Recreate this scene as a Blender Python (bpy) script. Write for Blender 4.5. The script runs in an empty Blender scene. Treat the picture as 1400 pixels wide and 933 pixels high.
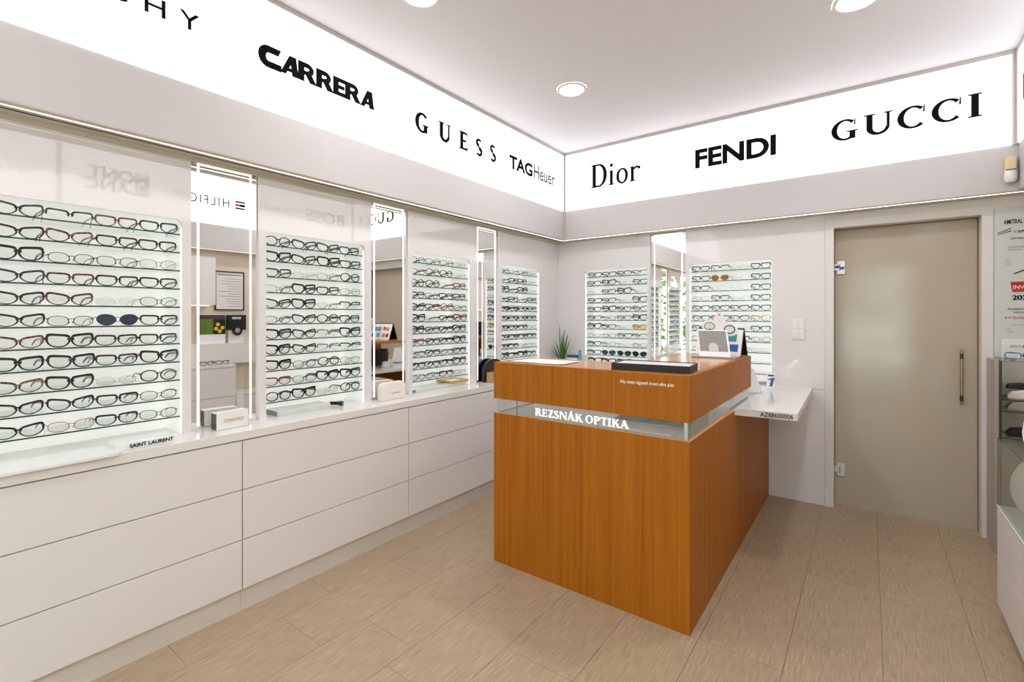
import bpy, bmesh, math, random
from mathutils import Vector, Matrix
random.seed(7)
PI = math.pi
SC = bpy.context.scene
COL = SC.collection

# ------------------------------------------------------------------ camera
cam = bpy.data.cameras.new('camera')
cam.sensor_width = 36.0
cam.lens = 656.0 / 1400.0 * 36.0
cam.shift_y = -34.5 / 1400.0
cam.clip_start = 0.02
camo = bpy.data.objects.new('camera', cam)
camo.location = (2.61, 0.0, 1.44)
camo.rotation_euler = (PI / 2, 0, math.radians(36.62))
COL.objects.link(camo)
SC.camera = camo

# ------------------------------------------------------------------ world (overcast daylight outside the shop window)
w = bpy.data.worlds.new('sky'); SC.world = w; w.use_nodes = True
bg = w.node_tree.nodes['Background']
bg.inputs['Color'].default_value = (0.86, 0.93, 1.0, 1)
bg.inputs['Strength'].default_value = 7.0

# light levels of the lamps the shop has
BOX_LIGHT = 1.7      # illuminated fascia boxes
STRIP_LIGHT = 2.6    # LED lines under the fascia
MIRROR_LIGHT = 1.4   # LED lines in the mirrors
RACK_LIGHT = 1.2     # LED lines in the display niches
BACK_LIGHT = 0.30    # backlit acrylic at the back of the niches
DOWN_LIGHT = 120.0    # ceiling downlights, turned up past their own dim look as fill

vs = SC.view_settings
vs.view_transform = 'Standard'
try: vs.look = 'None'
except Exception: pass
vs.gamma = 1.0
vs.use_curve_mapping = False
vs.exposure = 0.36

# ------------------------------------------------------------------ materials
def lin(r, g, b):
    f = lambda c: (c/255/12.92) if c/255 <= 0.04045 else ((c/255+0.055)/1.055)**2.4
    return (f(r), f(g), f(b), 1)
def mat(name, col, rough=0.5, metal=0.0, ior=1.5, coat=0.0, coat_rough=0.03, emis=None, estr=0.0):
    m = bpy.data.materials.new(name); m.use_nodes = True
    b = m.node_tree.nodes['Principled BSDF']
    b.inputs['Base Color'].default_value = col
    b.inputs['Roughness'].default_value = rough
    b.inputs['Metallic'].default_value = metal
    b.inputs['IOR'].default_value = ior
    b.inputs['Coat Weight'].default_value = coat
    b.inputs['Coat Roughness'].default_value = coat_rough
    if emis:
        b.inputs['Emission Color'].default_value = emis
        b.inputs['Emission Strength'].default_value = estr
    return m
def emat(name, col, s):
    m = bpy.data.materials.new(name); m.use_nodes = True
    nt = m.node_tree; nt.nodes.clear()
    e = nt.nodes.new('ShaderNodeEmission'); o = nt.nodes.new('ShaderNodeOutputMaterial')
    e.inputs['Color'].default_value = col; e.inputs['Strength'].default_value = s
    nt.links.new(e.outputs[0], o.inputs[0]); return m
def glassmat(name, tint, refl=1.0, ior=1.45, rough=0.02):
    """thin sheet glass: lets light straight through, mirrors by Fresnel"""
    m = bpy.data.materials.new(name); m.use_nodes = True
    nt = m.node_tree; nt.nodes.clear()
    o = nt.nodes.new('ShaderNodeOutputMaterial'); mx = nt.nodes.new('ShaderNodeMixShader')
    t = nt.nodes.new('ShaderNodeBsdfTransparent'); g = nt.nodes.new('ShaderNodeBsdfGlossy'); fr = nt.nodes.new('ShaderNodeLayerWeight'); fr.inputs['Blend'].default_value = 0.5
    mul = nt.nodes.new('ShaderNodeMath'); mul.operation = 'MULTIPLY'; mul.inputs[1].default_value = refl
    t.inputs['Color'].default_value = tint; g.inputs['Roughness'].default_value = rough
    f0 = ((ior-1)/(ior+1))**2                     # Schlick, the same from both sides of a sheet
    pw = nt.nodes.new('ShaderNodeMath'); pw.operation = 'POWER'; pw.inputs[1].default_value = 5.0
    ma = nt.nodes.new('ShaderNodeMath'); ma.operation = 'MULTIPLY_ADD'; ma.inputs[1].default_value = 1-f0; ma.inputs[2].default_value = f0
    mul.use_clamp = True
    nt.links.new(fr.outputs['Facing'], pw.inputs[0]); nt.links.new(pw.outputs[0], ma.inputs[0])
    nt.links.new(ma.outputs[0], mul.inputs[0]); nt.links.new(mul.outputs[0], mx.inputs[0])
    nt.links.new(t.outputs[0], mx.inputs[1]); nt.links.new(g.outputs[0], mx.inputs[2]); nt.links.new(mx.outputs[0], o.inputs[0])
    return m
def wood(name, c1, c2, scale, rough=0.35, coat=0.2, axis='Z'):
    m = mat(name, c1, rough, coat=coat, coat_rough=0.15); m.node_tree.nodes['Principled BSDF'].inputs['Specular IOR Level'].default_value = 0.22
    nt = m.node_tree; b = nt.nodes['Principled BSDF']
    tc = nt.nodes.new('ShaderNodeTexCoord'); mp = nt.nodes.new('ShaderNodeMapping')
    s = [scale, scale, scale]; s['XYZ'.index(axis)] = scale*0.022
    mp.inputs['Scale'].default_value = s
    n1 = nt.nodes.new('ShaderNodeTexNoise'); n1.inputs['Scale'].default_value = 1.0; n1.inputs['Detail'].default_value = 7; n1.inputs['Roughness'].default_value = 0.62
    n1.inputs['Distortion'].default_value = 0.3
    r = nt.nodes.new('ShaderNodeValToRGB')
    r.color_ramp.elements[0].position = 0.3; r.color_ramp.elements[0].color = c2
    r.color_ramp.elements[1].position = 0.7; r.color_ramp.elements[1].color = c1
    nt.links.new(tc.outputs['Object'], mp.inputs[0]); nt.links.new(mp.outputs[0], n1.inputs[0])
    nt.links.new(n1.outputs['Fac'], r.inputs[0]); nt.links.new(r.outputs[0], b.inputs['Base Color'])
    return m
def tortoise(name, c1, c2, scale=70):
    m = mat(name, c1, 0.15, coat=0.5)
    nt = m.node_tree; b = nt.nodes['Principled BSDF']
    tc = nt.nodes.new('ShaderNodeTexCoord'); n1 = nt.nodes.new('ShaderNodeTexNoise'); n1.inputs['Scale'].default_value = scale
    r = nt.nodes.new('ShaderNodeValToRGB'); r.color_ramp.elements[0].position = 0.45; r.color_ramp.elements[0].color = c1
    r.color_ramp.elements[1].position = 0.58; r.color_ramp.elements[1].color = c2
    nt.links.new(tc.outputs['Object'], n1.inputs[0]); nt.links.new(n1.outputs['Fac'], r.inputs[0]); nt.links.new(r.outputs[0], b.inputs['Base Color'])
    return m

M = {}
M['wall'] = mat('warm white paint', lin(226, 220, 216), 0.6)
M['wall_cream'] = mat('cream paint', lin(222, 208, 190), 0.6)
M['ceiling'] = mat('ceiling paint', lin(226, 221, 222), 0.75)
M['fascia'] = mat('fascia paint', lin(198, 191, 190), 0.55)
M['fascia_under'] = mat('fascia underside', lin(206, 200, 184), 0.45)
M['groove'] = mat('dark groove', lin(70, 62, 52), 0.7)
M['trim'] = mat('grey metal trim', lin(196, 188, 184), 0.4)
M['panel'] = mat('high gloss white panel', lin(229, 224, 224), 0.02, ior=1.75)
M['cabinet'] = mat('white drawer front', lin(229, 224, 222), 0.32)
M['plinth'] = mat('white plinth', lin(218, 210, 202), 0.4)
M['worktop'] = mat('gloss white worktop', lin(232, 228, 224), 0.10)
M['liner'] = mat('niche acrylic', lin(236, 238, 234), 0.22, emis=(0.99, 1.0, 0.97, 1), estr=BACK_LIGHT*0.7)
M['backlit'] = mat('backlit acrylic', lin(236, 238, 234), 0.25, emis=(0.99, 1.0, 0.97, 1), estr=BACK_LIGHT)
M['mirror'] = mat('mirror silvering', (0.90, 0.90, 0.885, 1), 0.0, metal=1.0)
M['box'] = emat('light box diffuser', (0.96, 0.97, 1.0, 1), BOX_LIGHT)
M['strip'] = emat('LED line', (1.0, 0.96, 0.86, 1), STRIP_LIGHT)
M['mstrip'] = emat('mirror LED line', (1.0, 0.985, 0.94, 1), MIRROR_LIGHT)
M['rstrip'] = emat('rack LED line', (1.0, 1.0, 0.97, 1), RACK_LIGHT)
M['down'] = mat('downlight diffuser', lin(235, 230, 226), 0.5, emis=(0.96, 0.975, 1.0, 1), estr=DOWN_LIGHT)
M['down_trim'] = mat('downlight ring', lin(228, 222, 220), 0.5)
M['ink'] = mat('black lettering', lin(24, 23, 26), 0.9); M['ink'].node_tree.nodes['Principled BSDF'].inputs['Specular IOR Level'].default_value = 0.0
M['ink_grey'] = mat('grey lettering', lin(66, 64, 70), 0.9)
M['glass'] = glassmat('clear glass', (0.93, 0.97, 0.95, 1))
M['pane'] = glassmat('counter glass', (0.90, 0.93, 0.93, 1), refl=2.0)
nt = M['pane'].node_tree; out_ = [n for n in nt.nodes if n.type == 'OUTPUT_MATERIAL'][0]; old_ = out_.inputs[0].links[0].from_socket
df_ = nt.nodes.new('ShaderNodeBsdfDiffuse'); df_.inputs['Color'].default_value = lin(205, 210, 210); mx_ = nt.nodes.new('ShaderNodeMixShader'); mx_.inputs[0].default_value = 0.16
nt.links.new(old_, mx_.inputs[1]); nt.links.new(df_.outputs[0], mx_.inputs[2]); nt.links.new(mx_.outputs[0], out_.inputs[0])
M['shelf_glass'] = glassmat('shelf glass', (0.985, 0.995, 0.99, 1), refl=0.45)
M['shelf_edge'] = mat('green glass edge', lin(22, 70, 54), 0.12)
M['lens'] = glassmat('demo lens', (0.965, 0.975, 0.97, 1), refl=0.9)
M['lens_dark'] = mat('dark lens', lin(28, 38, 38), 0.06)
M['lens_teal'] = mat('teal lens', lin(32, 82, 88), 0.06)
M['lens_amber'] = mat('amber lens', lin(150, 108, 40), 0.08)
M['lens_blue'] = mat('blue black lens', lin(52, 62, 78), 0.05)
M['lens_yellow'] = glassmat('pale amber lens', (0.95, 0.83, 0.55, 1), refl=0.9)
M['counter'] = wood('cherry veneer', lin(178, 107, 18), lin(147, 80, 6), 42, rough=0.45, coat=0.0)
M['counter_top'] = wood('cherry veneer top', lin(200, 128, 52), lin(168, 96, 28), 42, rough=0.2, coat=0.35, axis='X')
M['counter_edge'] = wood('cherry veneer edge', lin(222, 164, 96), lin(200, 138, 70), 42, axis='X')
M['bamboo'] = wood('bamboo', lin(210, 168, 92), lin(188, 142, 66), 50, axis='Y')
M['kraft'] = wood('light wood', lin(200, 160, 110), lin(180, 138, 88), 50, axis='Y')
M['steel'] = mat('brushed steel', (0.62, 0.62, 0.62, 1), 0.28, metal=1.0)
M['bronze'] = mat('bronze handle', lin(176, 156, 124), 0.25, metal=1.0)
M['dark_bronze'] = mat('dark bronze', lin(96, 80, 60), 0.3, metal=1.0)
M['white_plastic'] = mat('white plastic', lin(236, 233, 229), 0.3)
M['beige_plastic'] = mat('beige plastic', lin(228, 205, 160), 0.45)
M['black_plastic'] = mat('black plastic', lin(20, 20, 21), 0.3)
M['black_leather'] = mat('black leatherette', lin(18, 17, 17), 0.45)
M['felt'] = mat('pale grey felt', lin(205, 202, 200), 0.9)
M['paper'] = mat('white paper', lin(240, 238, 234), 0.7)
M['acrylic'] = mat('white acrylic', lin(236, 238, 236), 0.08)
M['grey_acrylic'] = mat('grey acrylic', lin(212, 215, 212), 0.12)
M['smoke'] = mat('smoke edge', lin(120, 122, 118), 0.2)
M['case'] = mat('ivory leatherette', lin(240, 232, 226), 0.45)
M['gold_print'] = mat('gold print', lin(190, 150, 84), 0.35, metal=0.6)
M['white_print'] = mat('white print', lin(250, 248, 244), 0.6)
M['logo_white'] = mat('lit white letters', lin(252, 250, 246), 0.4, emis=(1.0, 0.97, 0.93, 1), estr=0.9)
M['red'] = mat('red print', lin(190, 32, 32), 0.5)
M['faint_red'] = mat('pale red print', lin(206, 130, 120), 0.6)
M['grey_print'] = mat('grey print', lin(140, 138, 138), 0.6)
M['navy'] = mat('navy acetate', lin(24, 40, 110), 0.15, coat=0.5)
M['blue_print'] = mat('blue print', lin(40, 96, 168), 0.5)
M['teal_print'] = mat('teal print', lin(60, 140, 148), 0.5)
M['teal_dark'] = mat('dark teal card', lin(52, 84, 84), 0.5)
M['sky_blue'] = mat('light blue print', lin(110, 172, 206), 0.5)
M['green_print'] = mat('green print', lin(150, 176, 50), 0.5)
M['orange_print'] = mat('rust print', lin(196, 96, 60), 0.5)
M['pink_print'] = mat('pink print', lin(196, 130, 130), 0.5)
M['darkred'] = mat('burgundy card', lin(110, 20, 40), 0.5)
M['yellow'] = mat('yellow print', lin(235, 190, 40), 0.5)
M['leaf'] = wood('sansevieria leaf', lin(92, 128, 58), lin(46, 78, 34), 40, axis='Z')
M['soil'] = mat('soil', lin(52, 42, 34), 0.9)
M['pot'] = mat('black glazed pot', lin(22, 22, 22), 0.25)
M['dots'] = mat('perforated grey', lin(170, 168, 164), 0.5)
M['white_card'] = mat('white card', lin(240, 238, 240), 0.6)
M['hinge_blue'] = mat('blue film', lin(40, 84, 150), 0.4)
M['reveal'] = mat('brown reveal', lin(138, 112, 82), 0.6)
M['stone'] = mat('grey brown laminate', lin(172, 160, 152), 0.35)
M['smoked_dark'] = mat('dark frame', lin(56, 62, 54), 0.2)
M['cab_in'] = mat('cabinet interior', lin(205, 197, 184), 0.4)
M['street'] = mat('pavement', lin(150, 148, 142), 0.9)
M['hedge'] = wood('hedge leaves', lin(120, 150, 60), lin(70, 104, 34), 20, rough=0.6, coat=0)
# dotted plate
nt = M['dots'].node_tree; b_ = nt.nodes['Principled BSDF']
tc = nt.nodes.new('ShaderNodeTexCoord'); vo = nt.nodes.new('ShaderNodeTexVoronoi'); vo.inputs['Scale'].default_value = 190; vo.inputs['Randomness'].default_value = 0.0
cr = nt.nodes.new('ShaderNodeValToRGB'); cr.color_ramp.elements[0].position = 0.3; cr.color_ramp.elements[0].color = lin(108, 106, 102)
cr.color_ramp.elements[1].position = 0.5; cr.color_ramp.elements[1].color = lin(168, 166, 160)
vo.voronoi_dimensions = '2D'; vm_ = nt.nodes.new('ShaderNodeMapping'); vm_.inputs['Rotation'].default_value = (PI/2, 0, 0); nt.links.new(tc.outputs['Object'], vm_.inputs[0]); nt.links.new(vm_.outputs[0], vo.inputs['Vector']); nt.links.new(vo.outputs['Distance'], cr.inputs[0]); nt.links.new(cr.outputs[0], b_.inputs['Base Color'])
# satin glass of the door: grey beige, faintly uneven
M['door'] = mat('satin glass', lin(184, 171, 152), 0.10, ior=1.5)
# floor plank: streaks along the plank, every plank a shade of its own
m = M['plank'] = mat('vinyl plank', lin(170, 148, 122), 0.42)
nt = m.node_tree; b_ = nt.nodes['Principled BSDF']
tc = nt.nodes.new('ShaderNodeTexCoord'); mp = nt.nodes.new('ShaderNodeMapping'); mp.inputs['Scale'].default_value = (230, 9.0, 230)
oi = nt.nodes.new('ShaderNodeObjectInfo'); ad = nt.nodes.new('ShaderNodeVectorMath'); ad.operation = 'ADD'
nz = nt.nodes.new('ShaderNodeTexNoise'); nz.inputs['Scale'].default_value = 1.0; nz.inputs['Detail'].default_value = 5; nz.inputs['Roughness'].default_value = 0.6
n2 = nt.nodes.new('ShaderNodeTexNoise'); n2.inputs['Scale'].default_value = 3.0; n2.inputs['Detail'].default_value = 2
cr = nt.nodes.new('ShaderNodeValToRGB'); cr.color_ramp.elements[0].position = 0.32; cr.color_ramp.elements[0].color = lin(156, 134, 108)
cr.color_ramp.elements[1].position = 0.68; cr.color_ramp.elements[1].color = lin(188, 167, 140)
hv = nt.nodes.new('ShaderNodeHueSaturation'); mr = nt.nodes.new('ShaderNodeMapRange'); mr.inputs['To Min'].default_value = 0.97; mr.inputs['To Max'].default_value = 1.03
mr2 = nt.nodes.new('ShaderNodeMapRange'); mr2.inputs['To Min'].default_value = 0.93; mr2.inputs['To Max'].default_value = 1.07
mu = nt.nodes.new('ShaderNodeMath'); mu.operation = 'MULTIPLY'
nt.links.new(tc.outputs['Object'], mp.inputs[0]); nt.links.new(mp.outputs[0], ad.inputs[0]); nt.links.new(oi.outputs['Location'], ad.inputs[1])
nt.links.new(ad.outputs[0], nz.inputs['Vector']); nt.links.new(nz.outputs['Fac'], cr.inputs[0]); nt.links.new(cr.outputs[0], hv.inputs['Color'])
nt.links.new(tc.outputs['Object'], n2.inputs['Vector']); nt.links.new(n2.outputs['Fac'], mr2.inputs[0]); nt.links.new(oi.outputs['Random'], mr.inputs[0])
nt.links.new(mr.outputs[0], mu.inputs[0]); nt.links.new(mr2.outputs[0], mu.inputs[1]); nt.links.new(mu.outputs[0], hv.inputs['Value'])
nt.links.new(hv.outputs[0], b_.inputs['Base Color'])
# frame colours of the eyeglasses
F = {'k': mat('black acetate', lin(20, 18, 18), 0.14, coat=0.5), 't': tortoise('tortoise acetate', lin(30, 22, 18), lin(140, 96, 50)),
     'a': tortoise('amber acetate', lin(120, 76, 34), lin(200, 150, 80)), 'd': mat('red acetate', lin(128, 44, 42), 0.18, coat=0.4),
     'e': tortoise('brown acetate', lin(40, 24, 18), lin(96, 58, 38)), 'n': mat('blue acetate', lin(26, 34, 62), 0.15, coat=0.5),
     'g': mat('gold metal', lin(196, 164, 112), 0.25, metal=0.9), 's': mat('silver metal', lin(176, 174, 170), 0.25, metal=0.9),
     'm': mat('gunmetal', lin(62, 58, 58), 0.3, metal=0.5), 'c': mat('clear acetate', lin(214, 214, 208), 0.12),
     'b': M['navy']}

# ------------------------------------------------------------------ helpers
ROOTLOC = {}
def tag(o, label=None, cat=None, group=None, kind=None):
    if label: o['label'] = label
    if cat: o['category'] = cat
    if group: o['group'] = group
    if kind: o['kind'] = kind
    return o
def thing(name, loc, label, cat, group=None, rz=0.0):
    o = bpy.data.objects.new(name, None); COL.objects.link(o)
    o.empty_display_size = 0.05
    o.location = loc; o.rotation_euler = (0, 0, rz)
    return tag(o, label, cat, group)
class MB:
    """collects shapes; build() links them as ONE mesh object"""
    def __init__(s): s.v = []; s.f = []; s.m = []; s.cur = 0
    def add(s, vs, fs):
        n = len(s.v); s.v += [tuple(v) for v in vs]
        for f in fs: s.f.append([i+n for i in f]); s.m.append(s.cur)
        return s
    def box(s, x0, x1, y0, y1, z0, z1):
        vs = [(x, y, z) for z in (z0, z1) for y in (y0, y1) for x in (x0, x1)]
        return s.add(vs, [(0,2,3,1),(4,5,7,6),(0,1,5,4),(2,6,7,3),(0,4,6,2),(1,3,7,5)])
    def prism(s, pts, axis, a0, a1):
        """polygon pts (2D) extruded along axis: X pts=(y,z), Y pts=(x,z), Z pts=(x,y)"""
        def p(q, a): return (a,q[0],q[1]) if axis=='X' else ((q[0],a,q[1]) if axis=='Y' else (q[0],q[1],a))
        n = len(pts); vs = [p(q,a0) for q in pts]+[p(q,a1) for q in pts]
        fs = [list(range(n))[::-1], list(range(n,2*n))]+[(i,(i+1)%n,(i+1)%n+n,i+n) for i in range(n)]
        return s.add(vs, fs)
    def cyl(s, c, r, h, axis='Z', n=20, r2=None):
        r2 = r if r2 is None else r2; vs = []
        for k,(rr,t) in enumerate(((r,0),(r2,h))):
            for i in range(n):
                a = 2*PI*i/n; u, v_ = rr*math.cos(a), rr*math.sin(a)
                vs.append({'Z':(c[0]+u,c[1]+v_,c[2]+t),'X':(c[0]+t,c[1]+u,c[2]+v_),'Y':(c[0]+u,c[1]+t,c[2]+v_)}[axis])
        return s.add(vs, [list(range(n))[::-1], list(range(n,2*n))]+[(i,(i+1)%n,(i+1)%n+n,i+n) for i in range(n)])
    def lathe(s, c, prof, n=24):
        vs = [(c[0]+r*math.cos(2*PI*i/n), c[1]+r*math.sin(2*PI*i/n), c[2]+z) for r,z in prof for i in range(n)]
        fs = [(k*n+i, k*n+(i+1)%n, (k+1)*n+(i+1)%n, (k+1)*n+i) for k in range(len(prof)-1) for i in range(n)]
        return s.add(vs, fs)
    def tube(s, pts, rads, n=6, flat=1.0):
        rings = []
        for i,p in enumerate(pts):
            p = Vector(p); d = (Vector(pts[min(i+1,len(pts)-1)])-Vector(pts[max(i-1,0)])).normalized()
            a = d.cross(Vector((0,0,1)))
            if a.length < 1e-3: a = d.cross(Vector((1,0,0)))
            a.normalize(); b = a.cross(d); r = rads[i] if isinstance(rads,(list,tuple)) else rads
            rings.append([p+a*(r*flat*math.cos(2*PI*k/n+PI/n))+b*(r*math.sin(2*PI*k/n+PI/n)) for k in range(n)])
        vs = [v for q in rings for v in q]; L = len(pts)
        fs = [(k*n+i, k*n+(i+1)%n, (k+1)*n+(i+1)%n, (k+1)*n+i) for k in range(L-1) for i in range(n)]
        fs += [list(range(n))[::-1], list(range((L-1)*n, L*n))]
        return s.add(vs, fs)
    def mesh(s, name, mats, bevel=0.0, smooth=False, origin=(0,0,0)):
        me = bpy.data.meshes.new(name)
        me.from_pydata([(x-origin[0],y-origin[1],z-origin[2]) for x,y,z in s.v], [], s.f)
        for q in (mats if isinstance(mats,(list,tuple)) else [mats]): me.materials.append(q)
        for i,p in enumerate(me.polygons): p.material_index = s.m[i]
        bm = bmesh.new(); bm.from_mesh(me)
        bmesh.ops.recalc_face_normals(bm, faces=bm.faces)
        if bevel:
            bmesh.ops.bevel(bm, geom=[e for e in bm.edges if e.calc_face_angle(0) > 0.5], offset=bevel, segments=2, affect='EDGES', profile=0.6, clamp_overlap=True)
        bm.to_mesh(me); bm.free()
        if smooth:
            for p in me.polygons: p.use_smooth = True
            try: me.set_sharp_from_angle(angle=0.6)
            except Exception: pass
        return me
    def build(s, name, mats, parent=None, bevel=0.0, smooth=False, local=False, origin=None):
        if parent is not None and not local:
            o0 = tuple(parent.location) if parent.parent is None else tuple(Vector(parent.location)+Vector(parent.parent.location))
        else: o0 = origin or (0,0,0)
        ob = bpy.data.objects.new(name, s.mesh(name, mats, bevel, smooth, o0)); COL.objects.link(ob)
        if parent is not None: ob.parent = parent
        elif origin: ob.location = origin
        return ob
def B(*a): return MB().box(*a)
def struct(o, label=None): 
    o['kind'] = 'structure'
    if label: o['label'] = label
    return o

# ------------------------------------------------------------------ lettering
class Glyphs:
    """letters drawn as polygons, cap height 1. W stem, T hairline, SL serif length"""
    def __init__(s, W=0.15, T=0.05, SL=0.07, SH=0.035, BAR=None): s.W,s.T,s.SL,s.SH = W,T,SL,SH; s.BAR = BAR or max(T,SH)
    def rect(s,x0,x1,z0,z1): s.p.append([(x0,z0),(x1,z0),(x1,z1),(x0,z1)])
    def stem(s,x,w=None,z0=0,z1=1,tb='tb'):
        w = w or s.W; s.rect(x,x+w,z0,z1)
        if s.SL:
            if 'b' in tb: s.rect(x-s.SL,x+w+s.SL,z0,z0+s.SH)
            if 't' in tb: s.rect(x-s.SL,x+w+s.SL,z1-s.SH,z1)
    def diag(s,x0,z0,x1,z1,w): s.p.append([(x0,z0),(x0+w,z0),(x1+w,z1),(x1,z1)])
    def arc(s,cx,cz,rx,rz,a0,a1,tf,n=22):
        pts = []
        for i in range(n+1):
            a = math.radians(a0+(a1-a0)*i/n); t = tf(a)
            pts.append(((cx+rx*math.cos(a),cz+rz*math.sin(a)),(cx+(rx-t)*math.cos(a),cz+(rz-t)*math.sin(a))))
        for i in range(n): s.p.append([pts[i][0],pts[i+1][0],pts[i+1][1],pts[i][1]])
    def th(s): return lambda a: s.T+(s.W-s.T)*abs(math.cos(a))**1.4
    def g(s,c):
        s.p = []; W,T,SL,SH,BR = s.W,s.T,s.SL,s.SH,s.BAR; o = SL
        if c in 'CG':
            s.arc(.46,.5,.46,.51,48,312,s.th())
            if c=='C':
                if SL: s.p.append([(.74,.66),(.80,.66),(.80,.98),(.765,.98)])
                return .84
            s.stem(.80-W,W,.04,.44,'t')
            if SL: s.p.append([(.74,.68),(.80,.68),(.80,.98),(.765,.98)])
            elif BR: s.rect(.5,.80,.44-BR,.44)
            return .84+o
        if c=='U':
            s.stem(o,W,.33,1,'t'); s.stem(.72+o-T,T,.33,1,'t')
            s.arc(o+.36,.345,.36,.36,180,360,lambda a: T*1.3+(W-T*1.3)*max(0,-math.cos(a))**1.2 if W!=T else W); return .72+2*o
        if c=='E':
            s.stem(o); s.rect(o,.58+o,0,BR); s.rect(o,.56+o,1-BR,1); s.rect(o,.48+o,.5-BR/2,.5+BR/2)
            if SL:
                s.p.append([(.58+o,0),(.62+o,.24),(.59+o,.24),(.48+o,BR)]); s.p.append([(.56+o,1),(.57+o,.78),(.54+o,.78),(.46+o,1-BR)])
                s.rect(.455+o,.485+o,.38,.62)
            return .62+o
        if c=='S':
            f = lambda a: T*1.2+(W-T*1.2)*max(0.,math.cos(a-math.radians(235)))**1.5 if W!=T else W
            h = lambda a: T*1.2+(W-T*1.2)*max(0.,math.cos(a-math.radians(55)))**1.5 if W!=T else W
            s.arc(.28,.75,.26,.26,35,285,f); s.arc(.30,.275,.29,.285,105,-145,h)
            if SL: s.rect(.475,.505,.72,.98); s.rect(.015,.045,.03,.30)
            return .6
        if c=='D':
            s.stem(o); s.rect(o,.36+o,0,T*1.1); s.rect(o,.36+o,1-T*1.1,1); s.arc(.34+o,.5,.46,.5,-90,90,s.th()); return .82+o
        if c=='i':
            s.stem(o,W*.8,0,.62,'b'); s.p.append([(0,.56),(o+.02,.56),(o+.02,.62)]); s.arc(o+W*.4,.84,.085,.085,0,360,lambda a:.08,14); return W+2*o
        if c=='o': s.arc(.31,.31,.31,.33,0,360,lambda a:T+(W*.8-T)*abs(math.cos(a))**1.4,30); return .62
        if c=='r':
            s.stem(o,W*.8,0,.62,'b'); s.p.append([(0,.56),(o+.02,.56),(o+.02,.62)]); s.arc(o+.30,.40,.2,.22,40,150,lambda a:T*1.2); s.arc(o+.42,.53,.07,.07,0,360,lambda a:.065,12); return .46+o
        if c=='I': s.stem(o); return W+2*o
        if c in 'RP':
            s.stem(o); s.rect(o,.36+o,1-T*1.1,1); s.rect(o,.36+o,.48,.48+T*1.1); s.arc(.34+o,.74,.30,.26,-90,90,s.th())
            if c=='R': s.diag(.60+o,0,.28+o,.50,W*1.1); s.SL and s.rect(.52+o,.72+W+o,0,SH); return .70+W*.5+o
            return .66+o
        if c=='K':
            s.stem(o); s.diag(o+W*.6,.40,.56+o,1,max(T*1.3,.03)); s.diag(.56+o,0,.24+o,.60,W*1.15)
            if SL: s.rect(.48+o,.68+W+o,0,SH); s.rect(.46+o,.70+o,1-SH,1)
            return .64+W*.7+o
        if c in 'AÁ':
            s.diag(.04,0,.36-T*.3,1,T*1.2); s.diag(.66-W*.2,0,.36-W*.55,1,W*1.15); s.rect(.16,.62,.30,.30+max(T,.04))
            if SL: s.rect(-.02,.04+T+.12,0,SH); s.rect(.54,.70+W+.04,0,SH)
            if c=='Á': s.diag(.36,1.06,.46,1.28,W*.7)
            return .74+W*.6
        if c=='Z':
            s.rect(.04,.66,1-BR,1); s.rect(.02,.68,0,BR); s.diag(.02,0,.66-W*1.2,1,W*1.2)
            if SL: s.rect(.03,.06,.76,1); s.rect(.65,.68,0,.26)
            return .70
        if c=='N':
            s.stem(o,max(T*1.2,.04),0,1,'tb'); s.stem(.70+o,max(T*1.2,.04),0,1,'t'); s.diag(.66+o,0,o,1,W); return .78+2*o
        if c=='O': s.arc(.44,.5,.44,.51,0,360,s.th(),34); return .88
        if c=='T':
            s.stem(.30-W/2+.04,W,0,1,'b'); s.rect(.0,.68,1-BR,1)
            if SL: s.p.append([(0,1),(.03,1),(.0,.76),(-.03,.76)]); s.p.append([(.65,1),(.68,1),(.71,.76),(.68,.76)])
            return .68
        return .35
    def text(s, body, track=0.12, split=False):
        x = 0; out = []
        for ch in body:
            if ch == ' ': x += .3; continue
            wd = s.g(ch); gl_ = [[(a+x,b) for a,b in q] for q in s.p]; out += [gl_] if split else gl_; x += wd+track
        return out
def font_polys(body, bold=0.0, spacing=1.0, line=1.0):
    cu = bpy.data.curves.new('t','FONT'); cu.body = body; cu.size = 1; cu.offset = bold; cu.space_character = spacing; cu.space_line = line; cu.resolution_u = 4
    ob = bpy.data.objects.new('t', cu); COL.objects.link(ob)
    dg = bpy.context.evaluated_depsgraph_get(); me = bpy.data.meshes.new_from_object(ob.evaluated_get(dg))
    out = [[(me.vertices[i].co.x, me.vertices[i].co.y) for i in p.vertices] for p in me.polygons]
    bpy.data.objects.remove(ob); bpy.data.curves.remove(cu); bpy.data.meshes.remove(me); return out
def split_letters(polys):
    key = lambda p: (round(p[0], 5), round(p[1], 5))
    own = {}; par = list(range(len(polys)))
    def find(i):
        while par[i] != i: i = par[i]
        return i
    for i, q in enumerate(polys):
        for p in q:
            k = key(p)
            if k in own: par[find(i)] = find(own[k])
            else: own[k] = i
    d = {}
    for i, q in enumerate(polys): d.setdefault(find(i), []).append(q)
    return list(d.values())
def word(glyphs, box, frame, material, parent):
    """every letter of a sign is a part of its own"""
    al = [q for g in glyphs for q in g]
    us = [p[0] for q in al for p in q]; vs_ = [p[1] for q in al for p in q]
    a0,a1,b0,b1 = min(us),max(us),min(vs_),max(vs_); u0,u1,v0,v1 = box
    fu = lambda x: u0+(x-a0)/(a1-a0)*(u1-u0); fv = lambda z: v0+(z-b0)/(b1-b0)*(v1-v0)
    for g in glyphs:
        gu = [fu(p[0]) for q in g for p in q]; gv = [fv(p[1]) for q in g for p in q]
        letter(g, (min(gu),max(gu),min(gv),max(gv)), frame, material, parent, 'letter')
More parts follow.
